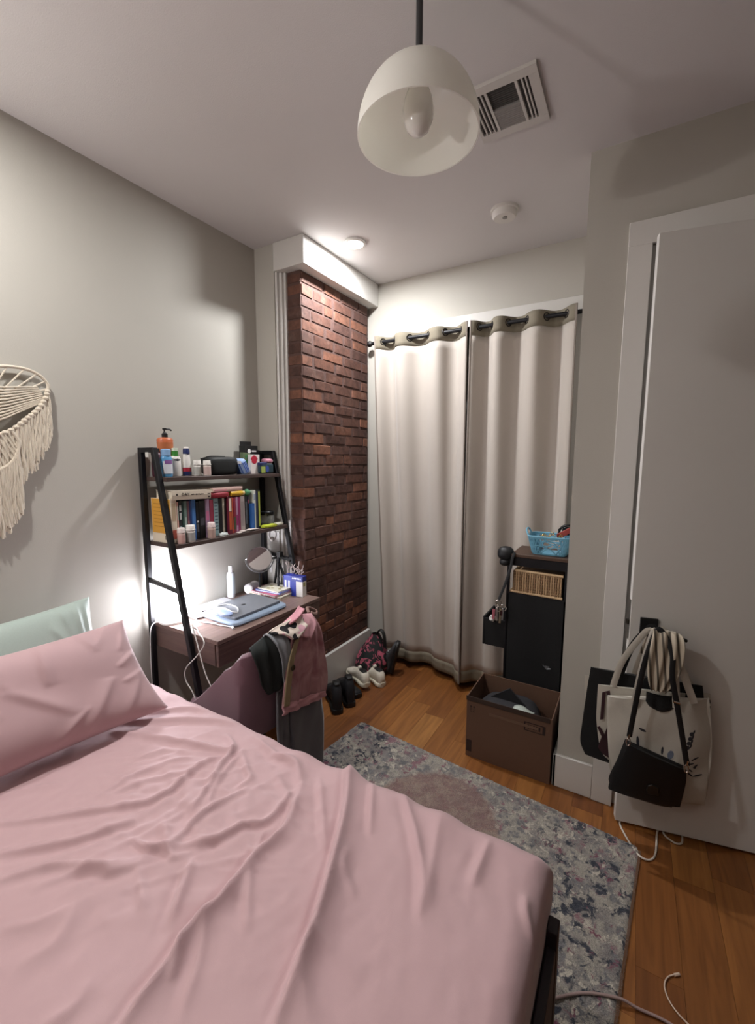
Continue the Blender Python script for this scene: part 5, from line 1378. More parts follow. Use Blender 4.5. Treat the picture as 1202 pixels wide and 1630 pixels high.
def curtain(label, peaks, xb0, xb1, amp, sway, seed):
    """peaks: x of the folds that come towards the room along the rod; the cloth weaves behind the rod between them"""
    t_ = thing('curtain', label, 'curtain', ((peaks[0] + peaks[-1]) / 2, RY, 0.05), group='closet curtains')
    n = len(peaks)
    NU, NV = 40 * (n - 1) + 1, 46
    ZT_, ZB = RZ + 0.036, 0.052
    r = random.Random(seed)
    am = [r.uniform(0.5, 1.15) for _ in range(n + 1)]
    def fn(a, b_):
        s = a * (n - 1); i = min(n - 2, int(s)); f = s - i
        xt = peaks[i] * (1 - f) + peaks[i + 1] * f
        xb = xb0 + (xb1 - xb0) * (0.55 * a + 0.45 * (xt - peaks[0]) / (peaks[-1] - peaks[0]))
        k_ = b_ ** 1.2
        z = ZT_ + (ZB - ZT_) * b_
        c = math.cos(2 * math.pi * s)
        A = amp * (1 - k_ + k_ * am[i]) * (1 - f) + amp * (1 - k_ + k_ * am[i + 1]) * f
        y = RY - c * A * (0.72 + 0.0 * b_) - 0.010 * math.sin(3.1 * s + 2.2 * b_ + seed) * b_
        x = xt * (1 - k_) + xb * k_ + 0.006 * math.sin(4 * math.pi * s) * (0.4 + 0.6 * b_)
        z += 0.006 * math.cos(2 * math.pi * s) * b_
        y += k_ * (sway[0] * math.sin(math.pi * min(1, a * 1.25)) + sway[1] * max(0, (a - 0.75) / 0.25) ** 1.5 + sway[2] * max(0, (0.3 - a) / 0.3) ** 1.5)
        return Vector((x, min(y, 2.90 if 0.46 < x < 1.66 and z < 2.3 else 2.800), z))
    vt_ = 0.030
    def part(b0, b1, nv, dy=0.0):
        return MB().grid(lambda a, b_: fn(a, b0 + (b1 - b0) * b_) + Vector((0, dy, 0)), NU, nv)
    ob('header_tape', part(0.0, 0.038, 4), M_TAPE, t_, solid=0.004, off=0, angle=180, label='olive-beige header band')
    ob('cloth', part(0.038, 0.965, 44), M_CURT, t_, solid=0.003, off=0, angle=180)
    ob('hem', part(0.965, 1.0, 4), M_TAPE, t_, solid=0.004, off=0, angle=180, label='darker bottom hem')
    def edge(a): return [fn(a, j / 24) for j in range(25)]
    for a in (0.0, 1.0):
        ob('side_hem', MB().tube(edge(a), 0.006, 6), mat('#8a8078', 0.85), t_)
    for i in range(2 * (n - 1)):
        s = (i + 0.5) / 2
        p = fn(s / (n - 1), 0.036 / (ZT_ - ZB))
        d = (fn((s + 0.01) / (n - 1), 0.036 / (ZT_ - ZB)) - fn((s - 0.01) / (n - 1), 0.036 / (ZT_ - ZB)))
        d.z = 0; d.normalize()
        nn = Vector((d.y, -d.x, 0))
        mb = MB(); mb.tube([Vector((p.x, RY, RZ)) + d * (0.021 * math.cos(t)) + Vector((0, 0, 0.021 * math.sin(t))) for t in [j * math.pi / 10 for j in range(20)]], 0.0045, 7, closed=True)
        ob('grommet', mb, mat('#2e2a2a', 0.35, 0.8), t_)
    return t_
curtain('pale greige curtain panel nearest the brick column', [0.418, 0.605, 0.88, 1.092], 0.50, 1.12, 0.052, (0.075, -0.05, 0.0), 3)
curtain('pale greige curtain panel behind the black drawer tower', [1.118, 1.285, 1.505, 1.722], 1.12, 1.735, 0.055, (0.02, 0.0, -0.05), 9)

# ------------------------------------------------------------------ cardboard box
cb = thing('cardboard_box', 'open brown cardboard box in front of the black drawer tower', 'cardboard box', (1.58, 2.23, 0))
M_CARD = mat('#634838', 0.8, bump=0.1, scale=200, var=0.04)
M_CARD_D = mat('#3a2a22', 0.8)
CX0, CX1, CY0, CY1, CZ = 1.372, 1.795, 2.085, 2.372, 0.336
T_ = 0.005
ob('wall_panel', MB().box((CX0, CY0, 0.001), (CX1, CY0 + T_, CZ)), M_CARD, cb)
ob('wall_panel', MB().box((CX0, CY1 - T_, 0.001), (CX1, CY1, CZ)), M_CARD, cb)
ob('wall_panel', MB().box((CX0, CY0 + T_, 0.001), (CX0 + T_, CY1 - T_, CZ)), M_CARD, cb)
ob('wall_panel', MB().box((CX1 - T_, CY0 + T_, 0.001), (CX1, CY1 - T_, CZ)), M_CARD, cb)
ob('bottom_panel', MB().box((CX0 + T_, CY0 + T_, 0.001), (CX1 - T_, CY1 - T_, 0.006)), M_CARD, cb)
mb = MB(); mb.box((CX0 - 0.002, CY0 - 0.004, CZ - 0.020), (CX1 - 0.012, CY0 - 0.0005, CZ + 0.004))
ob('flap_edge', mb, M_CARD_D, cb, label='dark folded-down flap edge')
mb = MB()
for j in range(2):
    x = CX0 + 0.022 + 0.016 * j
    mb.box((x, CY0 - 0.0012, 0.262), (x + 0.003, CY0 - 0.0002, 0.288)); mb.prism([(x - 0.004, 0.282), (x + 0.007, 0.282), (x + 0.0015, 0.292)], lambda p, q, t: (p, t, q), CY0 - 0.0012, CY0 - 0.0002)
    mb.box((x - 0.004, CY0 - 0.0012, 0.256), (x + 0.007, CY0 - 0.0002, 0.259))
for (a, b_, c_, d_) in ((1.665, 0.245, 1.672, 0.290), (1.672, 0.245, 1.765, 0.249), (1.672, 0.286, 1.765, 0.290), (1.752, 0.249, 1.765, 0.286)):
    mb.box((a, CY0 - 0.0012, b_), (c_, CY0 - 0.0002, d_))
for j in range(5): mb.box((1.682 + 0.013 * j, CY0 - 0.0012, 0.258 + 0.002 * (j % 2)), (1.690 + 0.013 * j, CY0 - 0.0002, 0.278))
mb.box((CX0 + 0.004, CY0 - 0.0012, 0.03), (CX0 + 0.032, CY0 - 0.0002, 0.095))
ob('printed_marks', mb, mat('#2c1d18', 0.8), cb)
ob('tape', MB().box((CX0 + 0.12, CY0 - 0.0014, 0.262), (CX0 + 0.36, CY0 - 0.0003, 0.275)), mat('#6e5443', 0.4), cb)
st = thing('black_cloth', 'black cloth bundle lying in the cardboard box', 'cloth', (1.55, 2.24, 0.007))
ob('fold', soft_box((1.40, 2.10, 0.007), (1.72, 2.35, 0.296), 0.55, ripple=0.010, seed=2), mat('#2b2a2e', 0.8, bump=0.2), st)
mb = MB(); mb.prism([(1.43, 0.27), (1.56, 0.365), (1.68, 0.26)], lambda p, q, t: (p, t, q), 2.215, 2.225)
ob('lapel', mb, mat('#1f1e22', 0.8), st)
ob('leaflet', MB().grid(lambda a, b_: (1.60 + 0.10 * a, 2.10 + 0.06 * b_, 0.322 + 0.010 * math.sin(5 * a) - 0.008 * b_), 10, 4), mat('#c3ccc4', 0.6, var=0.35, vscale=90), label='crumpled pale printed leaflet on the cloth in the cardboard box', cat='paper', solid=0.001)

# ------------------------------------------------------------------ black drawer tower
dt = thing('drawer_tower', 'black storage tower with fabric drawers in the alcove', 'drawer tower', (1.64, 2.55, 0))
M_FAB = mat('#0e0e10', 0.85, bump=0.2, scale=400)
TX0, TX1, TY0, TY1 = 1.475, 1.792, 2.41, 2.67
for x in (TX0, TX1 - 0.016):
    for y in (TY0, TY1 - 0.016):
        ob('post', MB().box((x, y, 0), (x + 0.016, y + 0.016, 1.035)), M_BLACKMETAL, dt, bevel=0.002)
ob('top_board', MB().box((TX0 + 0.02, TY0 - 0.006, 1.035), (TX1 + 0.002, TY1 + 0.004, 1.052)), mat('#4f392c', 0.5, bump=0.05), dt, bevel=0.002, label='brown wooden top board')
for z in (0.83, 0.60, 0.37, 0.12):
    ob('shelf_frame', MB().box((TX0 + 0.016, TY0 + 0.002, z - 0.012), (TX1 - 0.016, TY1 - 0.002, z)), M_BLACKMETAL, dt)
ob('top_rail', MB().box((TX0 + 0.016, TY0 + 0.001, 0.985), (TX1 - 0.016, TY0 + 0.014, 1.035)), M_BLACKMETAL, dt)
ob('side_cloth', MB().box((TX0 + 0.010, TY0 + 0.0, 0.10), (TX1 - 0.004, TY0 + 0.006, 0.822)), M_FAB, dt)
ob('back_panel', MB().box((TX1 - 0.006, TY0 + 0.016, 0.10), (TX1 - 0.002, TY1 - 0.016, 1.03)), M_FAB, dt)
dr = MB()
X0_ = 1.342
dr.box((X0_, TY0 + 0.02, 0.485), (X0_ + 0.012, TY1 - 0.02, 0.655)); dr.box((X0_ + 0.012, TY0 + 0.02, 0.485), (TX0 + 0.15, TY0 + 0.028, 0.65)); dr.box((X0_ + 0.012, TY1 - 0.028, 0.485), (TX0 + 0.15, TY1 - 0.02, 0.65)); dr.box((X0_ + 0.012, TY0 + 0.028, 0.485), (TX0 + 0.15, TY1 - 0.028, 0.492))
dw_ = ob('drawer', dr, M_FAB, dt, bevel=0.003, label='black fabric drawer pulled out')
mb = MB(); mb.tube([(X0_ - 0.004, 2.50, 0.585), (X0_ - 0.018, 2.54, 0.575), (X0_ - 0.004, 2.58, 0.585)], 0.006, 6, flat=0.4)
ob('pull_tab', mb, M_FAB, dw_)
for z in (0.13, 0.375):
    ob('drawer', MB().box((TX0 - 0.006, TY0 + 0.02, z), (TX1 - 0.02, TY1 - 0.02, z + 0.2)), M_FAB, dt, bevel=0.004)
mb = MB(); mb.box((1.70, TY0 - 0.0012, 0.435), (1.722, TY0, 0.447)); mb.tube([(1.69, TY0 - 0.003, 0.45), (1.71, TY0 - 0.003, 0.43), (1.73, TY0 - 0.003, 0.436)], 0.003, 6)
ob('buckle', mb, mat('#8d8d90', 0.35, 0.8), dt)
wk = thing('wicker_basket', 'tan wicker basket on the upper tier of the drawer tower', 'basket', (1.63, 2.52, 0.83))
M_WICK = mat('#b59572', 0.75, bump=0.3, scale=150)
M_WICK2 = mat('#8d6f52', 0.8, bump=0.3, scale=150)
WX0, WX1, WZ0, WZ1 = 1.50, 1.768, 0.832, 0.965
ob('liner', MB().box((WX0 + 0.006, TY0 + 0.012, WZ0), (WX1 - 0.006, TY1 - 0.03, WZ1 - 0.012)), M_WICK2, wk)
mb = MB()
for z in (WZ0 + 0.006, WZ1 - 0.006):
    mb.tube([(WX0 + (0.02 if z > .9 else 0), TY0 + 0.006, z), (WX1, TY0 + 0.006, z - 0.004)], 0.0075, 8)
    mb.tube([(WX0 + (0.02 if z > .9 else 0), TY0 + 0.006, z), (WX0 + (0.02 if z > .9 else 0), TY1 - 0.03, z)], 0.0075, 8)
ob('rim', mb, mat('#c4a680', 0.7, bump=0.3, scale=150), wk)
nst = 21
for j in range(nst):
    x = WX0 + 0.016 + (WX1 - WX0 - 0.026) * j / (nst - 1)
    mb = MB(); mb.tube([(x, TY0 + 0.0055 + (0.002 if j % 2 else -0.001), WZ0 + 0.008), (x + 0.0, TY0 + 0.004, (WZ0 + WZ1) / 2), (x, TY0 + 0.0055 + (-0.001 if j % 2 else 0.002), WZ1 - 0.008)], 0.0048, 6)
    ob('wicker_strand', mb, M_WICK if j % 3 else M_WICK2, wk)
mb = MB()
for j in range(7):
    z = WZ0 + 0.02 + 0.0155 * j
    mb.tube([(WX0 + 0.012 + (WX1 - WX0 - 0.02) * k_ / 40, TY0 + 0.0035 + 0.004 * math.sin(math.pi * k_ + j * math.pi + k_ * 0.2), z) for k_ in range(41)], 0.002, 5)
ob('weave', mb, M_WICK, wk, kind='stuff')
# black pouch and strap hooked over the tower's top corner, with a bunch of keyrings
sb = thing('lanyard', 'black strap with shiny keyrings hanging from the corner of the drawer tower', 'lanyard', (1.47, 2.39, 0.7))
mb = MB(); mb.tube(smooth_path([(1.515, 2.405, 1.06), (1.505, 2.395, 1.03), (1.50, 2.39, 0.98), (1.48, 2.385, 0.90), (1.455, 2.38, 0.82), (1.443, 2.38, 0.785)], 5), 0.012, 8, flat=0.35)
ob('strap', mb, M_BLACKCLOTH, sb)
M_CHROME = mat('#c9c2bb', 0.2, 1.0)
for (c, r_) in (((1.445, 2.374, 0.770), 0.016), ((1.470, 2.372, 0.745), 0.018), ((1.450, 2.372, 0.735), 0.015)):
    mb = MB(); mb.tube([Vector(c) + Vector((r_ * math.cos(t), 0.003 * math.sin(2 * t), r_ * math.sin(t))) for t in [j * math.pi / 9 for j in range(18)]], 0.0024, 6, closed=True)
    ob('ring', mb, M_CHROME, sb)
for (x, z, w_, h_, cc, me_) in ((1.436, 0.665, 0.014, 0.075, '#d8d0c8', 0.9), (1.456, 0.655, 0.012, 0.085, '#cfc0a4', 0.9), (1.470, 0.675, 0.010, 0.07, '#bdbdbd', 0.9), (1.418, 0.67, 0.016, 0.06, '#a8606a', 0.0), (1.462, 0.70, 0.014, 0.03, '#4a2a2c', 0.0)):
    mb = MB(); mb.prism([(x - w_ / 2, z), (x + w_ / 2, z), (x + w_ / 2 + 0.002, z + h_), (x - w_ / 2 + 0.002, z + h_)], lambda p, q, t: (p, t, q), 2.368 - 0.004 * (x > 1.45), 2.372 - 0.004 * (x > 1.45))
    ob('keyring_charm', mb, mat(cc, 0.25, me_), sb, bevel=0.001)
bp_ = thing('black_pouch', 'rounded black pouch hooked on the top left corner of the drawer tower', 'pouch', (1.47, 2.42, 0.99))
ob('body', soft_box((1.415, 2.39, 1.005), (1.505, 2.47, 1.085), 0.85), mat('#121316', 0.5, bump=0.1), bp_)
ob('lower_lobe', soft_box((1.43, 2.39, 0.975), (1.49, 2.45, 1.02), 0.9), mat('#121316', 0.5, bump=0.1), bp_)
ob('tissue', soft_box((1.385, 2.40, 0.640), (1.415, 2.44, 0.675), 0.8, ripple=0.003), mat('#cfcac6', 0.7), label='small white tissue in the pulled-out drawer', cat='tissue')
# blue basket on top
bs = thing('plastic_basket', 'light blue openwork plastic basket on top of the drawer tower', 'basket', (1.68, 2.50, 1.053))
M_BLUE = mat('#6fa9c2', 0.4)
bz = 1.053
def bp(u, v, w):   # u around 0..1 rectangle, v height 0..1
    hx, hy = 0.088 + 0.024 * v, 0.062 + 0.020 * v
    t = 2 * math.pi * u; e = 0.35
    c, s = math.cos(t), math.sin(t)
    return Vector((1.682 + hx * math.copysign(abs(c) ** e, c), 2.51 + hy * math.copysign(abs(s) ** e, s), bz + 0.004 + 0.098 * v))
def rim(v, r, n=64): return [bp(j / n, v, 0) for j in range(n)]
ob('base', MB().loft([[bp(j / 40, 0, 0) - Vector((0, 0, 0.003)) for j in range(40)], [bp(j / 40, 0.05, 0) for j in range(40)]]), M_BLUE, bs)
ob('rim', MB().tube(rim(1.0, 0), 0.005, 8, closed=True).tube(rim(0.93, 0), 0.004, 6, closed=True), M_BLUE, bs)
mb = MB()
for j in range(34):
    for dr_ in (-1, 1):
        mb.tube([bp((j + dr_ * k_ * 0.45) / 34, 0.05 + 0.22 * k_, 0) for k_ in range(5)], 0.0034, 6)
mb.tube(rim(0.5, 0), 0.003, 6, closed=True)
ob('lattice', mb, M_BLUE, bs, kind='stuff')
mb = MB(); mb.tube(smooth_path([bp(0.47, 1, 0), bp(0.47, 1, 0) + Vector((-0.012, -0.01, 0.025)), bp(0.5, 1, 0) + Vector((-0.014, 0, 0.032)), bp(0.53, 1, 0) + Vector((-0.012, 0.01, 0.025)), bp(0.53, 1, 0)], 4), 0.005, 8)
ob('handle', mb, M_BLUE, bs)
ob('red_strap', drape([((1.72, 2.44, 1.175), (1.725, 2.45, 1.145)), ((1.75, 2.44, 1.195), (1.755, 2.445, 1.165)), ((1.79, 2.44, 1.218), (1.792, 2.445, 1.188)), ((1.803, 2.47, 1.19), (1.803, 2.47, 1.165))], 8, 0.002, 1, 0), mat('#a2453f', 0.6), label='red strap hanging over the rim of the blue basket', cat='strap', solid=0.006)
gk = thing('bracelet', 'gold chain bracelet heaped on the rim of the blue basket', 'bracelet', (1.69, 2.43, 1.15))
r_ = random.Random(5)
for j in range(14):
    c = Vector((1.645 + 0.0075 * j, 2.436 - 0.004 * math.sin(j), 1.158 + 0.012 * math.sin(1.1 * j) + (0.01 if 4 < j < 9 else 0)))
    ax = Vector((r_.uniform(-1, 1), r_.uniform(-1, 1), r_.uniform(-1, 1))).normalized()
    F = frame(c, ax, Vector((ax.y, -ax.z, ax.x)) + Vector((0.01, 0.02, 0)))
    mb = MB(); mb.tube([F @ Vector((0.0085 * math.cos(t), 0.006 * math.sin(t), 0)) for t in [i * math.pi / 6 for i in range(12)]], 0.0018, 5, closed=True)
    ob('link', mb, mat('#d8bd7c', 0.25, 1.0), gk)
sg = thing('sunglasses', 'black tangled glasses and strap at the back of the blue basket', 'glasses', (1.75, 2.53, 1.15))
mb = MB(); mb.tube(smooth_path([(1.715, 2.52, 1.15), (1.73, 2.52, 1.20), (1.765, 2.52, 1.218), (1.79, 2.52, 1.20), (1.80, 2.52, 1.16)], 5), 0.006, 8)
mb.tube(smooth_path([(1.72, 2.50, 1.19), (1.75, 2.49, 1.215), (1.79, 2.50, 1.225)], 5), 0.005, 8)
ob('frame', mb, M_DARK, sg)
ob('lens', soft_box((1.735, 2.515, 1.16), (1.785, 2.528, 1.208), 0.7), mat('#20262c', 0.15), sg)

# ------------------------------------------------------------------ bags on the door handle
M_CANVAS = mat('#c6c0b5', 0.85, bump=0.25, scale=450, var=0.04)
M_CANVAS2 = mat('#c9c3b7', 0.85, bump=0.25, scale=450, var=0.04)
M_BLK = M_BLACKCLOTH
def bag_mb(rows, d0, T, nc=30, ripple=0.004, seed=0, k=5, flat_back=True):
    """rows: ((uL, zL), (uR, zR)) from mouth to bottom on the door; bulges T out from depth d0"""
    Ls = smooth_path([(a[0], a[1], 0) for a, b in rows], k); Rs = smooth_path([(b[0], b[1], 0) for a, b in rows], k)
    n = len(Ls)
    def P(a, i, front):
        p = Ls[i] * (1 - a) + Rs[i] * a
        b_ = i / (n - 1)
        bul = (1 - abs(2 * a - 1) ** 3) * (0.35 + 0.65 * math.sin(math.pi * min(1, 0.12 + b_ * 0.9)) ** 0.7) * (1 if b_ < 0.97 else 0.4)
        w_ = ripple * (math.sin(7 * a + 5 * b_ + seed) * math.sin(9 * b_ + 2 * a + seed) + 0.7 * math.sin(16 * a + 3 * b_ + seed) * (1 - b_))
        d = d0 + (T * bul + w_ if front else 0.0)
        return D(p.x, d, p.y)
    mb = MB()
    mb.grid(lambda a, b_: P(a, int(round(b_ * (n - 1))), True), nc, n)
    mb.grid(lambda a, b_: P(a, int(round(b_ * (n - 1))), False), nc, n)
    o = len(mb.v) // 2
    for i in range(n - 1):
        for a, c in ((0, 0), (nc - 1, nc - 1)):
            q = (i * nc + a, (i + 1) * nc + a, (i + 1) * nc + a + o, i * nc + a + o); mb.f.append(q); mb.m.append(0)
    for j in range(nc - 1):
        q = ((n - 1) * nc + j, (n - 1) * nc + j + 1, (n - 1) * nc + j + 1 + o, (n - 1) * nc + j + o); mb.f.append(q); mb.m.append(0)
        q = (j, j + 1, j + 1 + o, j + o); mb.f.append(q); mb.m.append(0)
    return mb
def strap(pts, wdt, k=6, thick=0.18):
    return MB().tube(smooth_path([D(*p) for p in pts], k), wdt / 2, 8, flat=thick, up=tuple(DN))
# rearmost bags
wbk = thing('tote_bag', 'white tote with checkered edge hanging rearmost on the door handle', 'bag', D(0.10, 0.0, 0.3))
ob('body', bag_mb([((-0.155, 0.655), (0.296, 0.655)), ((-0.15, 0.56), (0.303, 0.55)), ((-0.135, 0.48), (0.305, 0.46)), ((-0.06, 0.40), (0.29, 0.36))], 0.004, 0.012, ripple=0.001), M_CANVAS2, wbk, angle=70)
mb = MB()
for j in range(6):
    z = 0.635 - 0.026 * j
    mb.prism([(0.272, z), (0.292 + (0.004 if j % 2 else 0), z), (0.294, z - 0.014), (0.274, z - 0.014)], lambda p, q, t: D(p, t, q), 0.0155, 0.0175)
ob('checker_print', mb, mat('#38363a', 0.8), wbk)
ob('strap', strap([(0.02, 0.012, 0.65), (0.05, 0.02, 0.80), (0.105, 0.045, 0.912), (0.16, 0.03, 0.80), (0.24, 0.012, 0.655)], 0.022), M_CANVAS2, wbk)
bt = thing('tote_bag', 'black tote sticking out left behind the cream bags on the door', 'bag', D(-0.08, 0.02, 0.3))
ob('body', bag_mb([((-0.136, 0.702), (0.262, 0.69)), ((-0.145, 0.60), (0.272, 0.60)), ((-0.155, 0.45), (0.25, 0.45)), ((-0.158, 0.36), (0.20, 0.33)), ((-0.135, 0.303), (0.10, 0.26))], 0.018, 0.022, ripple=0.003), M_BLK, bt, angle=70)
ob('strap', strap([(-0.03, 0.045, 0.70), (0.0, 0.05, 0.82), (0.05, 0.055, 0.905), (0.075, 0.06, 0.915), (0.10, 0.055, 0.85), (0.12, 0.045, 0.70)], 0.026), M_BLK, bt)
mbg = thing('tote_bag', 'cream tote with bold maroon letter strokes between the black tote and the big cream one', 'bag', D(-0.06, 0.04, 0.3))
ob('body', bag_mb([((-0.108, 0.642), (0.20, 0.66)), ((-0.108, 0.56), (0.20, 0.56)), ((-0.104, 0.47), (0.18, 0.45)), ((-0.078, 0.345), (0.12, 0.32)), ((-0.03, 0.305), (0.05, 0.30))], 0.042, 0.014, ripple=0.002), M_CANVAS2, mbg, angle=70)
mb = MB()
for P4 in ([(-0.093, 0.615), (-0.080, 0.622), (-0.082, 0.50), (-0.094, 0.495)], [(-0.080, 0.622), (-0.066, 0.628), (-0.062, 0.60), (-0.074, 0.60)], [(-0.103, 0.46), (-0.093, 0.465), (-0.066, 0.42), (-0.074, 0.40)], [(-0.074, 0.43), (-0.060, 0.50), (-0.048, 0.50), (-0.062, 0.42)], [(-0.095, 0.37), (-0.082, 0.43), (-0.056, 0.43), (-0.046, 0.33), (-0.075, 0.345)]):
    mb.prism(P4, lambda p, q, t: D(p, t, q), 0.0535, 0.0555)
ob('letter_print', mb, mat('#3d2228', 0.8), mbg)
ob('strap', strap([(-0.055, 0.055, 0.65), (-0.03, 0.058, 0.76), (0.02, 0.062, 0.86), (0.055, 0.066, 0.908), (0.085, 0.062, 0.86)], 0.024), M_CANVAS2, mbg)
# striped scarf over the handle
m, nt, b = base_mat('striped_linen')
tc = nd(nt, 'ShaderNodeTexCoord'); wv = nd(nt, 'ShaderNodeTexWave', i_Scale=13.0, i_Distortion=0.8, i_Detail=1.0)
mp_ = nd(nt, 'ShaderNodeMapping'); mp_.inputs['Rotation'].default_value = (0, 0.12, 0)
nt.links.new(tc.outputs['Object'], mp_.inputs[0]); nt.links.new(mp_.outputs[0], wv.inputs['Vector'])
rr = nd(nt, 'ShaderNodeValToRGB'); rr.color_ramp.elements[0].position = 0.10; rr.color_ramp.elements[0].color = srgb('#544c42'); rr.color_ramp.elements[1].position = 0.35; rr.color_ramp.elements[1].color = srgb('#bdb19e')
nt.links.new(wv.outputs[0], rr.inputs[0]); nt.links.new(rr.outputs[0], b.inputs['Base Color']); b.inputs['Roughness'].default_value = 0.85
def drape_d(rows, nc, ripple, freq, seed, k=6):
    Ls = smooth_path([a for a, b in rows], k); Rs = smooth_path([b for a, b in rows], k); n = len(Ls)
    def fn(a, b_):
        i = int(round(b_ * (n - 1))); p = Ls[i] * (1 - a) + Rs[i] * a
        w_ = ripple * math.sin(freq * 6.28 * a + seed)
        return D(p.x, p.y + w_, p.z)
    return MB().grid(fn, nc, n)
ob('scarf', drape_d([((0.035, 0.030, 0.80), (0.10, 0.032, 0.78)), ((0.055, 0.055, 0.90), (0.125, 0.055, 0.895)), ((0.058, 0.095, 0.925), (0.152, 0.09, 0.912)), ((0.048, 0.122, 0.885), (0.158, 0.122, 0.872)), ((0.040, 0.130, 0.80), (0.150, 0.130, 0.79)), ((0.046, 0.128, 0.735), (0.126, 0.128, 0.72)), ((0.060, 0.122, 0.69), (0.105, 0.122, 0.685))], 26, 0.006, 3, 0.4), m, label='striped beige cloth slung over the lever in front of the bags', cat='cloth', solid=0.004, angle=180)
# big cream tote
ct = thing('tote_bag', 'large cream canvas tote with small blue and black print hanging frontmost on the door', 'bag', D(0.11, 0.06, 0.19))
CTR = [((-0.074, 0.610), (0.272, 0.662)), ((-0.070, 0.53), (0.285, 0.57)), ((-0.062, 0.42), (0.298, 0.45)), ((-0.046, 0.29), (0.297, 0.32)), ((-0.025, 0.205), (0.292, 0.215))]
tote_body = bag_mb(CTR, 0.060, 0.042, nc=44, ripple=0.005, seed=1)
ob('body', tote_body, M_CANVAS, ct, angle=70)
from mathutils.bvhtree import BVHTree
TOTE_BVH = BVHTree.FromPolygons([Vector(p) for p in tote_body.v], tote_body.f)
ob('mouth_shadow', MB().grid(lambda a, b_: D(0.055 + 0.10 * a, 0.085 + 0.014 * math.sin(math.pi * a) + 0.004, 0.615 + 0.05 * b_ - 0.016 * math.sin(math.pi * a) * (1 - b_)), 14, 5), M_BLK, ct, solid=0.002, label='black patch standing in for shade in the bag mouth')  # black sheet stands in for the shade inside the mouth
for pts in ([(0.015, 0.098, 0.60), (0.022, 0.108, 0.70), (0.035, 0.11, 0.80), (0.06, 0.095, 0.905), (0.075, 0.08, 0.912)], [(0.155, 0.104, 0.625), (0.142, 0.114, 0.72), (0.128, 0.122, 0.80), (0.118, 0.105, 0.895), (0.105, 0.075, 0.912)], [(0.215, 0.092, 0.648), (0.185, 0.10, 0.72), (0.145, 0.104, 0.82), (0.12, 0.085, 0.9)]):
    ob('strap', strap(pts, 0.026), M_CANVAS, ct)
mb = MB()
INKM = [mat('#33333a', 0.8), mat('#6e7688', 0.8)]
def canvas_d(u, z):
    """depth of the big tote's front at (u, z)"""
    a = min(max((u + 0.05) / 0.34, 0), 1); b_ = min(max((0.63 - z) / 0.42, 0), 1)
    bul = (1 - abs(2 * a - 1) ** 3) * (0.35 + 0.65 * math.sin(math.pi * min(1, 0.12 + b_ * 0.9)) ** 0.7)
    return 0.060 + 0.042 * bul
def ink(poly, mi=0):
    hit = []
    for u, z in poly:
        h_ = TOTE_BVH.ray_cast(D(u, 0.4, z), -DN)[0]
        hit.append(h_ if h_ is not None else D(u, canvas_d(u, z), z))
    for_ = [p + DN * 0.0012 for p in hit]
    bk = [p - DN * 0.003 for p in hit]
    n = len(poly)
    q = MB(); q.add(for_ + bk, [tuple(range(n)), tuple(range(n, 2 * n))[::-1]] + [(i, (i + 1) % n, n + (i + 1) % n, n + i) for i in range(n)])
    ob('printed_mark', q, INKM[mi], ct, smooth=False)
def blot(u, z, du, dz, rot=0.0, mi=0, n=10):
    ink([(u + du * math.cos(t) * math.cos(rot) - dz * math.sin(t) * math.sin(rot), z + du * math.cos(t) * math.sin(rot) + dz * math.sin(t) * math.cos(rot)) for t in [i * 2 * math.pi / n for i in range(n)]], mi)
blot(0.048, 0.512, 0.013, 0.005, -0.3); blot(0.036, 0.458, 0.005, 0.024, 0.1); blot(0.122, 0.438, 0.004, 0.016, -0.05); blot(0.072, 0.418, 0.010, 0.010, 0.2, 1); blot(0.090, 0.408, 0.014, 0.012, 0.3, 1); blot(0.150, 0.428, 0.010, 0.018, -0.2, 1); blot(0.140, 0.402, 0.016, 0.010, 0.1, 1)
for j in range(4): blot(0.204 + 0.004 * j, 0.468 + 0.018 * j, 0.0085, 0.0075, 0.8)   # the upright scribbled word
for j in range(4): blot(0.215 + 0.003 * j, 0.476 + 0.018 * j, 0.003, 0.009, -0.3)
def leaf(u, z, L, rot): blot(u + L / 2 * math.cos(rot), z + L / 2 * math.sin(rot), L / 2, 0.003, rot, 0, 10)
leaf(0.222, 0.415, 0.030, 0.5); leaf(0.212, 0.398, 0.022, 0.2); leaf(0.232, 0.382, 0.022, 0.7); leaf(0.235, 0.345, 0.026, 2.5); leaf(0.235, 0.345, 0.036, 0.25); leaf(0.214, 0.378, 0.022, -0.6); leaf(0.238, 0.378, 0.016, 1.2)
# black crossbody
cbg = thing('crossbody_bag', 'small black crossbody bag hanging tilted over the cream tote', 'bag', D(0.06, 0.11, 0.21))
body = bag_mb([((-0.010, 0.462), (0.192, 0.398)), ((-0.032, 0.37), (0.192, 0.335)), ((-0.058, 0.275), (0.182, 0.25)), ((-0.030, 0.238), (0.168, 0.212))], 0.108, 0.045, nc=24, ripple=0.0015)
ob('body', body, mat('#0c0c0e', 0.55, bump=0.15, scale=300), cbg, angle=70)
flp = bag_mb([((-0.012, 0.466), (0.194, 0.402)), ((-0.036, 0.385), (0.196, 0.345)), ((-0.063, 0.268), (0.186, 0.255)), ((-0.05, 0.252), (0.184, 0.245))], 0.140, 0.020, nc=24, ripple=0.001)
ob('flap', flp, mat('#0e0e10', 0.5, bump=0.15, scale=300), cbg, angle=70)
mb = MB(); mb.prism([(0.062, 0.300), (0.066, 0.322), (0.082, 0.330), (0.102, 0.320), (0.106, 0.290), (0.066, 0.288)], lambda p, q, t: D(p, t, q), 0.1585, 0.1655)
ob('clasp', mb, mat('#3a3633', 0.3, 0.7), cbg, bevel=0.002)
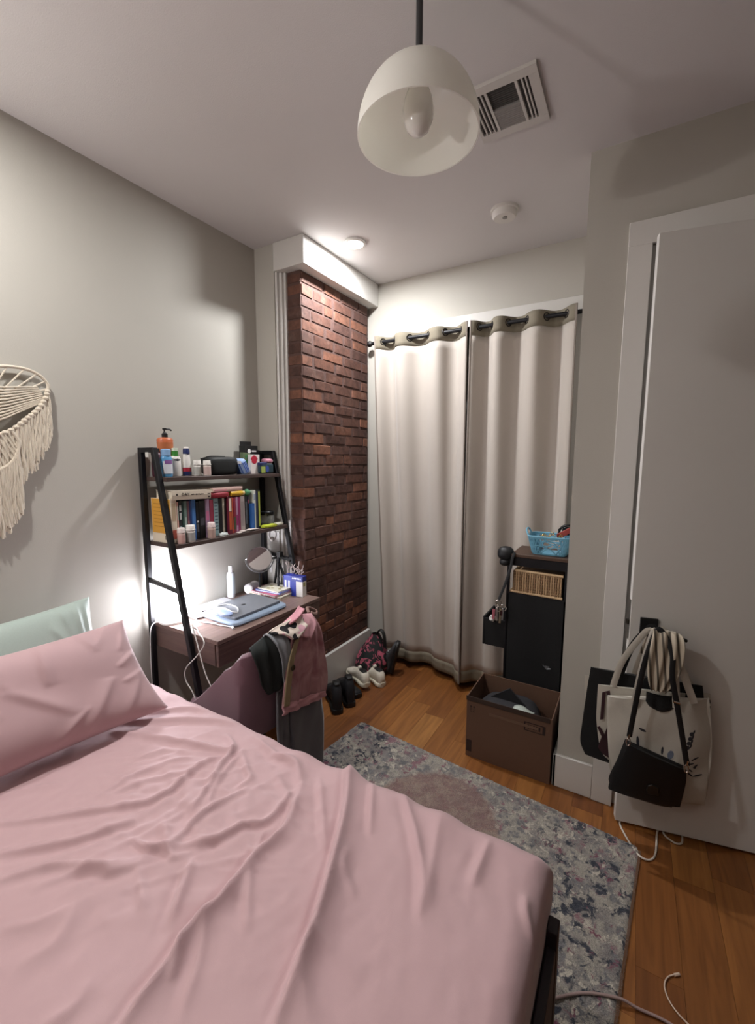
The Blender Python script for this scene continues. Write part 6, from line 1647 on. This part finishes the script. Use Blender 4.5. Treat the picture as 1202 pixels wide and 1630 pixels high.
for u, z in ((-0.008, 0.478), (0.190, 0.415)):
    mb = MB(); mb.tube([D(u + 0.007 * math.cos(t), 0.150, z + 0.016 * math.sin(t)) for t in [i * math.pi / 8 for i in range(16)]], 0.0024, 6, closed=True)
    mb.tube([D(u, 0.150, z + 0.014), D(u + 0.002, 0.150, z + 0.032)], 0.004, 6)
    ob('buckle', mb, M_CHROME, cbg)
ob('strap', strap([(-0.006, 0.150, 0.50), (0.004, 0.148, 0.60), (0.018, 0.140, 0.72), (0.035, 0.128, 0.82), (0.068, 0.10, 0.915), (0.09, 0.10, 0.917), (0.118, 0.128, 0.85), (0.122, 0.140, 0.76), (0.142, 0.148, 0.66), (0.165, 0.150, 0.55), (0.180, 0.150, 0.48), (0.192, 0.148, 0.425)], 0.019), mat('#0d0d10', 0.6), cbg)
mb = MB(); mb.tube([D(0.128, 0.152, 0.672), D(0.150, 0.152, 0.668)], 0.004, 6)
ob('strap_slider', mb, M_CHROME, cbg)

# ------------------------------------------------------------------ rug
def rug_mat():
    m, nt, b = base_mat('rug_pile')
    tc = nd(nt, 'ShaderNodeTexCoord')
    sx = nd(nt, 'ShaderNodeSeparateXYZ'); nt.links.new(tc.outputs['Object'], sx.inputs[0])
    # distorted coordinates
    n0 = nd(nt, 'ShaderNodeTexNoise', i_Scale=30.0, i_Detail=5.0)
    nt.links.new(tc.outputs['Object'], n0.inputs['Vector'])
    mxv = nd(nt, 'ShaderNodeVectorMath', operation='MULTIPLY_ADD'); mxv.inputs[1].default_value = (0.05, 0.05, 0); 
    nt.links.new(n0.outputs[1], mxv.inputs[0]); nt.links.new(tc.outputs['Object'], mxv.inputs[2])
    def layer(scale, lo, hi, col, prev, seed, detail=3.0):
        mp = nd(nt, 'ShaderNodeMapping'); mp.inputs['Location'].default_value = (seed, seed * 1.7, 0)
        nt.links.new(mxv.outputs[0], mp.inputs[0])
        n = nd(nt, 'ShaderNodeTexNoise', i_Scale=scale, i_Detail=detail, i_Roughness=0.6)
        nt.links.new(mp.outputs[0], n.inputs['Vector'])
        r = nd(nt, 'ShaderNodeValToRGB'); r.color_ramp.elements[0].position = lo; r.color_ramp.elements[1].position = hi
        nt.links.new(n.outputs[0], r.inputs[0])
        mx = nd(nt, 'ShaderNodeMix', data_type='RGBA'); mx.inputs[7].default_value = srgb(col)
        nt.links.new(r.outputs[0], mx.inputs[0]); nt.links.new(prev, mx.inputs[6])
        return mx.outputs[2], r.outputs[0]
    base = nd(nt, 'ShaderNodeRGB'); base.outputs[0].default_value = srgb('#b0a99d')
    c, _ = layer(12.0, 0.45, 0.6, '#8e8884', base.outputs[0], 1.0)
    c, _ = layer(30.0, 0.52, 0.62, '#7c7b7c', c, 5.0)
    c, _ = layer(19.0, 0.585, 0.66, '#946c74', c, 9.0)
    # the dark figures crowd towards the border
    ab = nd(nt, 'ShaderNodeVectorMath', operation='ABSOLUTE'); nt.links.new(tc.outputs['Object'], ab.inputs[0])
    sb_ = nd(nt, 'ShaderNodeSeparateXYZ'); nt.links.new(ab.outputs[0], sb_.inputs[0])
    mr = nd(nt, 'ShaderNodeMapRange'); mr.interpolation_type = 'SMOOTHSTEP'
    mr.inputs['From Min'].default_value = 0.26; mr.inputs['From Max'].default_value = 0.50; mr.inputs['To Min'].default_value = 0.18; mr.inputs['To Max'].default_value = 1.0
    nt.links.new(sb_.outputs[0], mr.inputs['Value'])
    c0 = c
    c1, _ = layer(30.0, 0.53, 0.59, '#383c48', c, 14.0, 6.0)
    mb_ = nd(nt, 'ShaderNodeMix', data_type='RGBA'); nt.links.new(mr.outputs[0], mb_.inputs[0]); nt.links.new(c0, mb_.inputs[6]); nt.links.new(c1, mb_.inputs[7])
    c = mb_.outputs[2]
    c, _ = layer(24.0, 0.61, 0.67, '#834c5e', c, 21.0, 4.0)
    c, _ = layer(34.0, 0.60, 0.66, '#cbc3b4', c, 31.0, 2.0)
    # salmon medallion in the middle
    gx = nd(nt, 'ShaderNodeVectorMath', operation='SUBTRACT'); gx.inputs[1].default_value = (0.0, 0.60, 0)
    nt.links.new(mxv.outputs[0], gx.inputs[0])
    gs = nd(nt, 'ShaderNodeVectorMath', operation='MULTIPLY'); gs.inputs[1].default_value = (2.6, 2.0, 0)
    nt.links.new(gx.outputs[0], gs.inputs[0])
    ln = nd(nt, 'ShaderNodeVectorMath', operation='LENGTH'); nt.links.new(gs.outputs[0], ln.inputs[0])
    rr = nd(nt, 'ShaderNodeValToRGB'); rr.color_ramp.elements[0].position = 0.74; rr.color_ramp.elements[0].color = (0.85, 0.85, 0.85, 1); rr.color_ramp.elements[1].position = 0.80; rr.color_ramp.elements[1].color = (0, 0, 0, 1)
    nt.links.new(ln.outputs['Value'], rr.inputs[0])
    n5 = nd(nt, 'ShaderNodeTexNoise', i_Scale=24.0, i_Detail=3.0); nt.links.new(mxv.outputs[0], n5.inputs['Vector'])
    r5 = nd(nt, 'ShaderNodeValToRGB'); r5.color_ramp.elements[0].position = 0.4; r5.color_ramp.elements[0].color = srgb('#8a6a66'); r5.color_ramp.elements[1].position = 0.65; r5.color_ramp.elements[1].color = srgb('#a08a7c')
    nt.links.new(n5.outputs[0], r5.inputs[0])
    mx = nd(nt, 'ShaderNodeMix', data_type='RGBA'); nt.links.new(rr.outputs[0], mx.inputs[0]); nt.links.new(c, mx.inputs[6]); nt.links.new(r5.outputs[0], mx.inputs[7])
    nf = nd(nt, 'ShaderNodeTexNoise', i_Scale=330.0, i_Detail=2.0); nt.links.new(tc.outputs['Object'], nf.inputs['Vector'])
    rf = nd(nt, 'ShaderNodeValToRGB'); rf.color_ramp.elements[0].position = 0.32; rf.color_ramp.elements[0].color = (0.55, 0.55, 0.56, 1); rf.color_ramp.elements[1].position = 0.66; rf.color_ramp.elements[1].color = (1.12, 1.12, 1.12, 1)
    nt.links.new(nf.outputs[0], rf.inputs[0])
    mf = nd(nt, 'ShaderNodeMix', data_type='RGBA', blend_type='MULTIPLY'); mf.inputs[0].default_value = 1
    nt.links.new(mx.outputs[2], mf.inputs[6]); nt.links.new(rf.outputs[0], mf.inputs[7])
    nt.links.new(mf.outputs[2], b.inputs['Base Color'])
    b.inputs['Roughness'].default_value = 0.95
    b.inputs['Sheen Weight'].default_value = 0.2
    nb = nd(nt, 'ShaderNodeTexNoise', i_Scale=260.0, i_Detail=3.0); nt.links.new(tc.outputs['Object'], nb.inputs['Vector'])
    bp_ = nd(nt, 'ShaderNodeBump', i_Strength=0.8, i_Distance=0.006); nt.links.new(nb.outputs[0], bp_.inputs['Height']); nt.links.new(bp_.outputs[0], b.inputs['Normal'])
    return m
M_RUG = rug_mat()
RW, RL = 1.44, 2.1
RA = math.radians(-5.6)
# far right corner at (2.17, 1.90)
ru = Vector((math.cos(RA), math.sin(RA), 0)); rv = Vector((math.sin(RA), -math.cos(RA), 0))
FR = Vector((2.172, 1.902, 0))
RC_ = FR - ru * RW / 2
RCEN = RC_ + rv * RL / 2
rugM = Matrix.Translation(RCEN) @ Matrix.Rotation(RA, 4, 'Z')
rug = thing('rug', 'faded cream, navy and pink patterned rug on the floor beside the bed', 'rug', M=rugM)
nu, nv = 240, 300
gu_, gv_ = np.meshgrid(np.linspace(-1, 1, nu), np.linspace(-1, 1, nv))
X = gu_ * RW / 2; Y = gv_ * RL / 2
X = X + 0.004 * np.sin(Y * 31) * (np.abs(gu_) > .98); Y = Y + 0.003 * np.sin(X * 37) * (np.abs(gv_) > .98)
cr_ = 0.05                                    # soft corners
cxm = np.maximum(np.abs(X) - (RW / 2 - cr_), 0); cym = np.maximum(np.abs(Y) - (RL / 2 - cr_), 0)
hy = np.hypot(cxm, cym); fct = np.where((cxm > 0) & (cym > 0) & (hy > 0), np.maximum(cxm, cym) / np.maximum(hy, 1e-6), 1)
X = np.sign(X) * (np.minimum(np.abs(X), RW / 2 - cr_) + cxm * fct); Y = np.sign(Y) * (np.minimum(np.abs(Y), RL / 2 - cr_) + cym * fct)
edge_ = np.minimum(RW / 2 - np.abs(X), RL / 2 - np.abs(Y))
Zr = 0.013 * np.clip(edge_ / 0.012, 0.05, 1) ** 0.5 + (rng.random(X.shape) - 0.5) * 0.008 * np.clip(edge_ / 0.01, 0, 1)
Zr = np.maximum(Zr, 0.0015)
mb = MB(); mb.v = list(zip(X.ravel().tolist(), Y.ravel().tolist(), Zr.ravel().tolist()))
idx = np.arange(nu * nv).reshape(nv, nu)
mb.f = [tuple(x) for x in np.stack([idx[:-1, :-1], idx[:-1, 1:], idx[1:, 1:], idx[1:, :-1]], -1).reshape(-1, 4).tolist()]; mb.m = [0] * len(mb.f)
ob('pile', mb, M_RUG, rug, local=True, angle=180)
mb = MB()
r_ = random.Random(11)
for j in range(420):                                   # stitched binding along the long edge in view
    yy = -RL / 2 + 0.02 + (RL - 0.04) * j / 419
    mb.tube([(RW / 2 - 0.004, yy, 0.008), (RW / 2 + 0.0035 + r_.uniform(-0.001, 0.002), yy + 0.0015, 0.006), (RW / 2 + 0.002, yy + 0.003, 0.001)], 0.0016, 4)
ob('binding', mb, mat('#8d6d58', 0.9), rug, local=True, kind='stuff')

# ------------------------------------------------------------------ cables on the floor
FZ = 0.0045
cable('white cable looping out on the floor from under the door', [(2.10, 2.03, FZ), (2.10, 1.985, FZ), (2.14, 1.895, FZ + 0.004), (2.172, 1.852, FZ + 0.006), (2.205, 1.862, FZ), (2.225, 1.91, FZ), (2.235, 2.03, FZ), (2.25, 2.06, FZ)], 0.004, '#d5cbbf')
cable('second shorter white cable loop under the door', [(2.255, 2.06, FZ), (2.262, 2.025, FZ), (2.296, 2.004, FZ), (2.32, 2.02, FZ), (2.325, 2.08, FZ)], 0.004, '#d5cbbf')
cable('grey-pink cable lying across the rug at the foot of the bed', [(1.80, 1.10, 0.019), (1.92, 1.165, 0.019), (2.02, 1.243, 0.019), (2.11, 1.283, 0.018), (2.16, 1.293, 0.008), (2.24, 1.302, 0.0045), (2.34, 1.28, 0.0045)], 0.0042, '#a58d88')
cable('thin pale charging cable with a plug end on the bare boards', [(2.262, 1.452, FZ), (2.24, 1.432, FZ), (2.229, 1.40, FZ), (2.238, 1.365, FZ), (2.262, 1.338, FZ), (2.30, 1.318, FZ)], 0.0022, '#d6c0ac', extra=lambda mb: mb.tube([(2.256, 1.447, FZ), (2.270, 1.458, FZ)], 0.0042, 8))
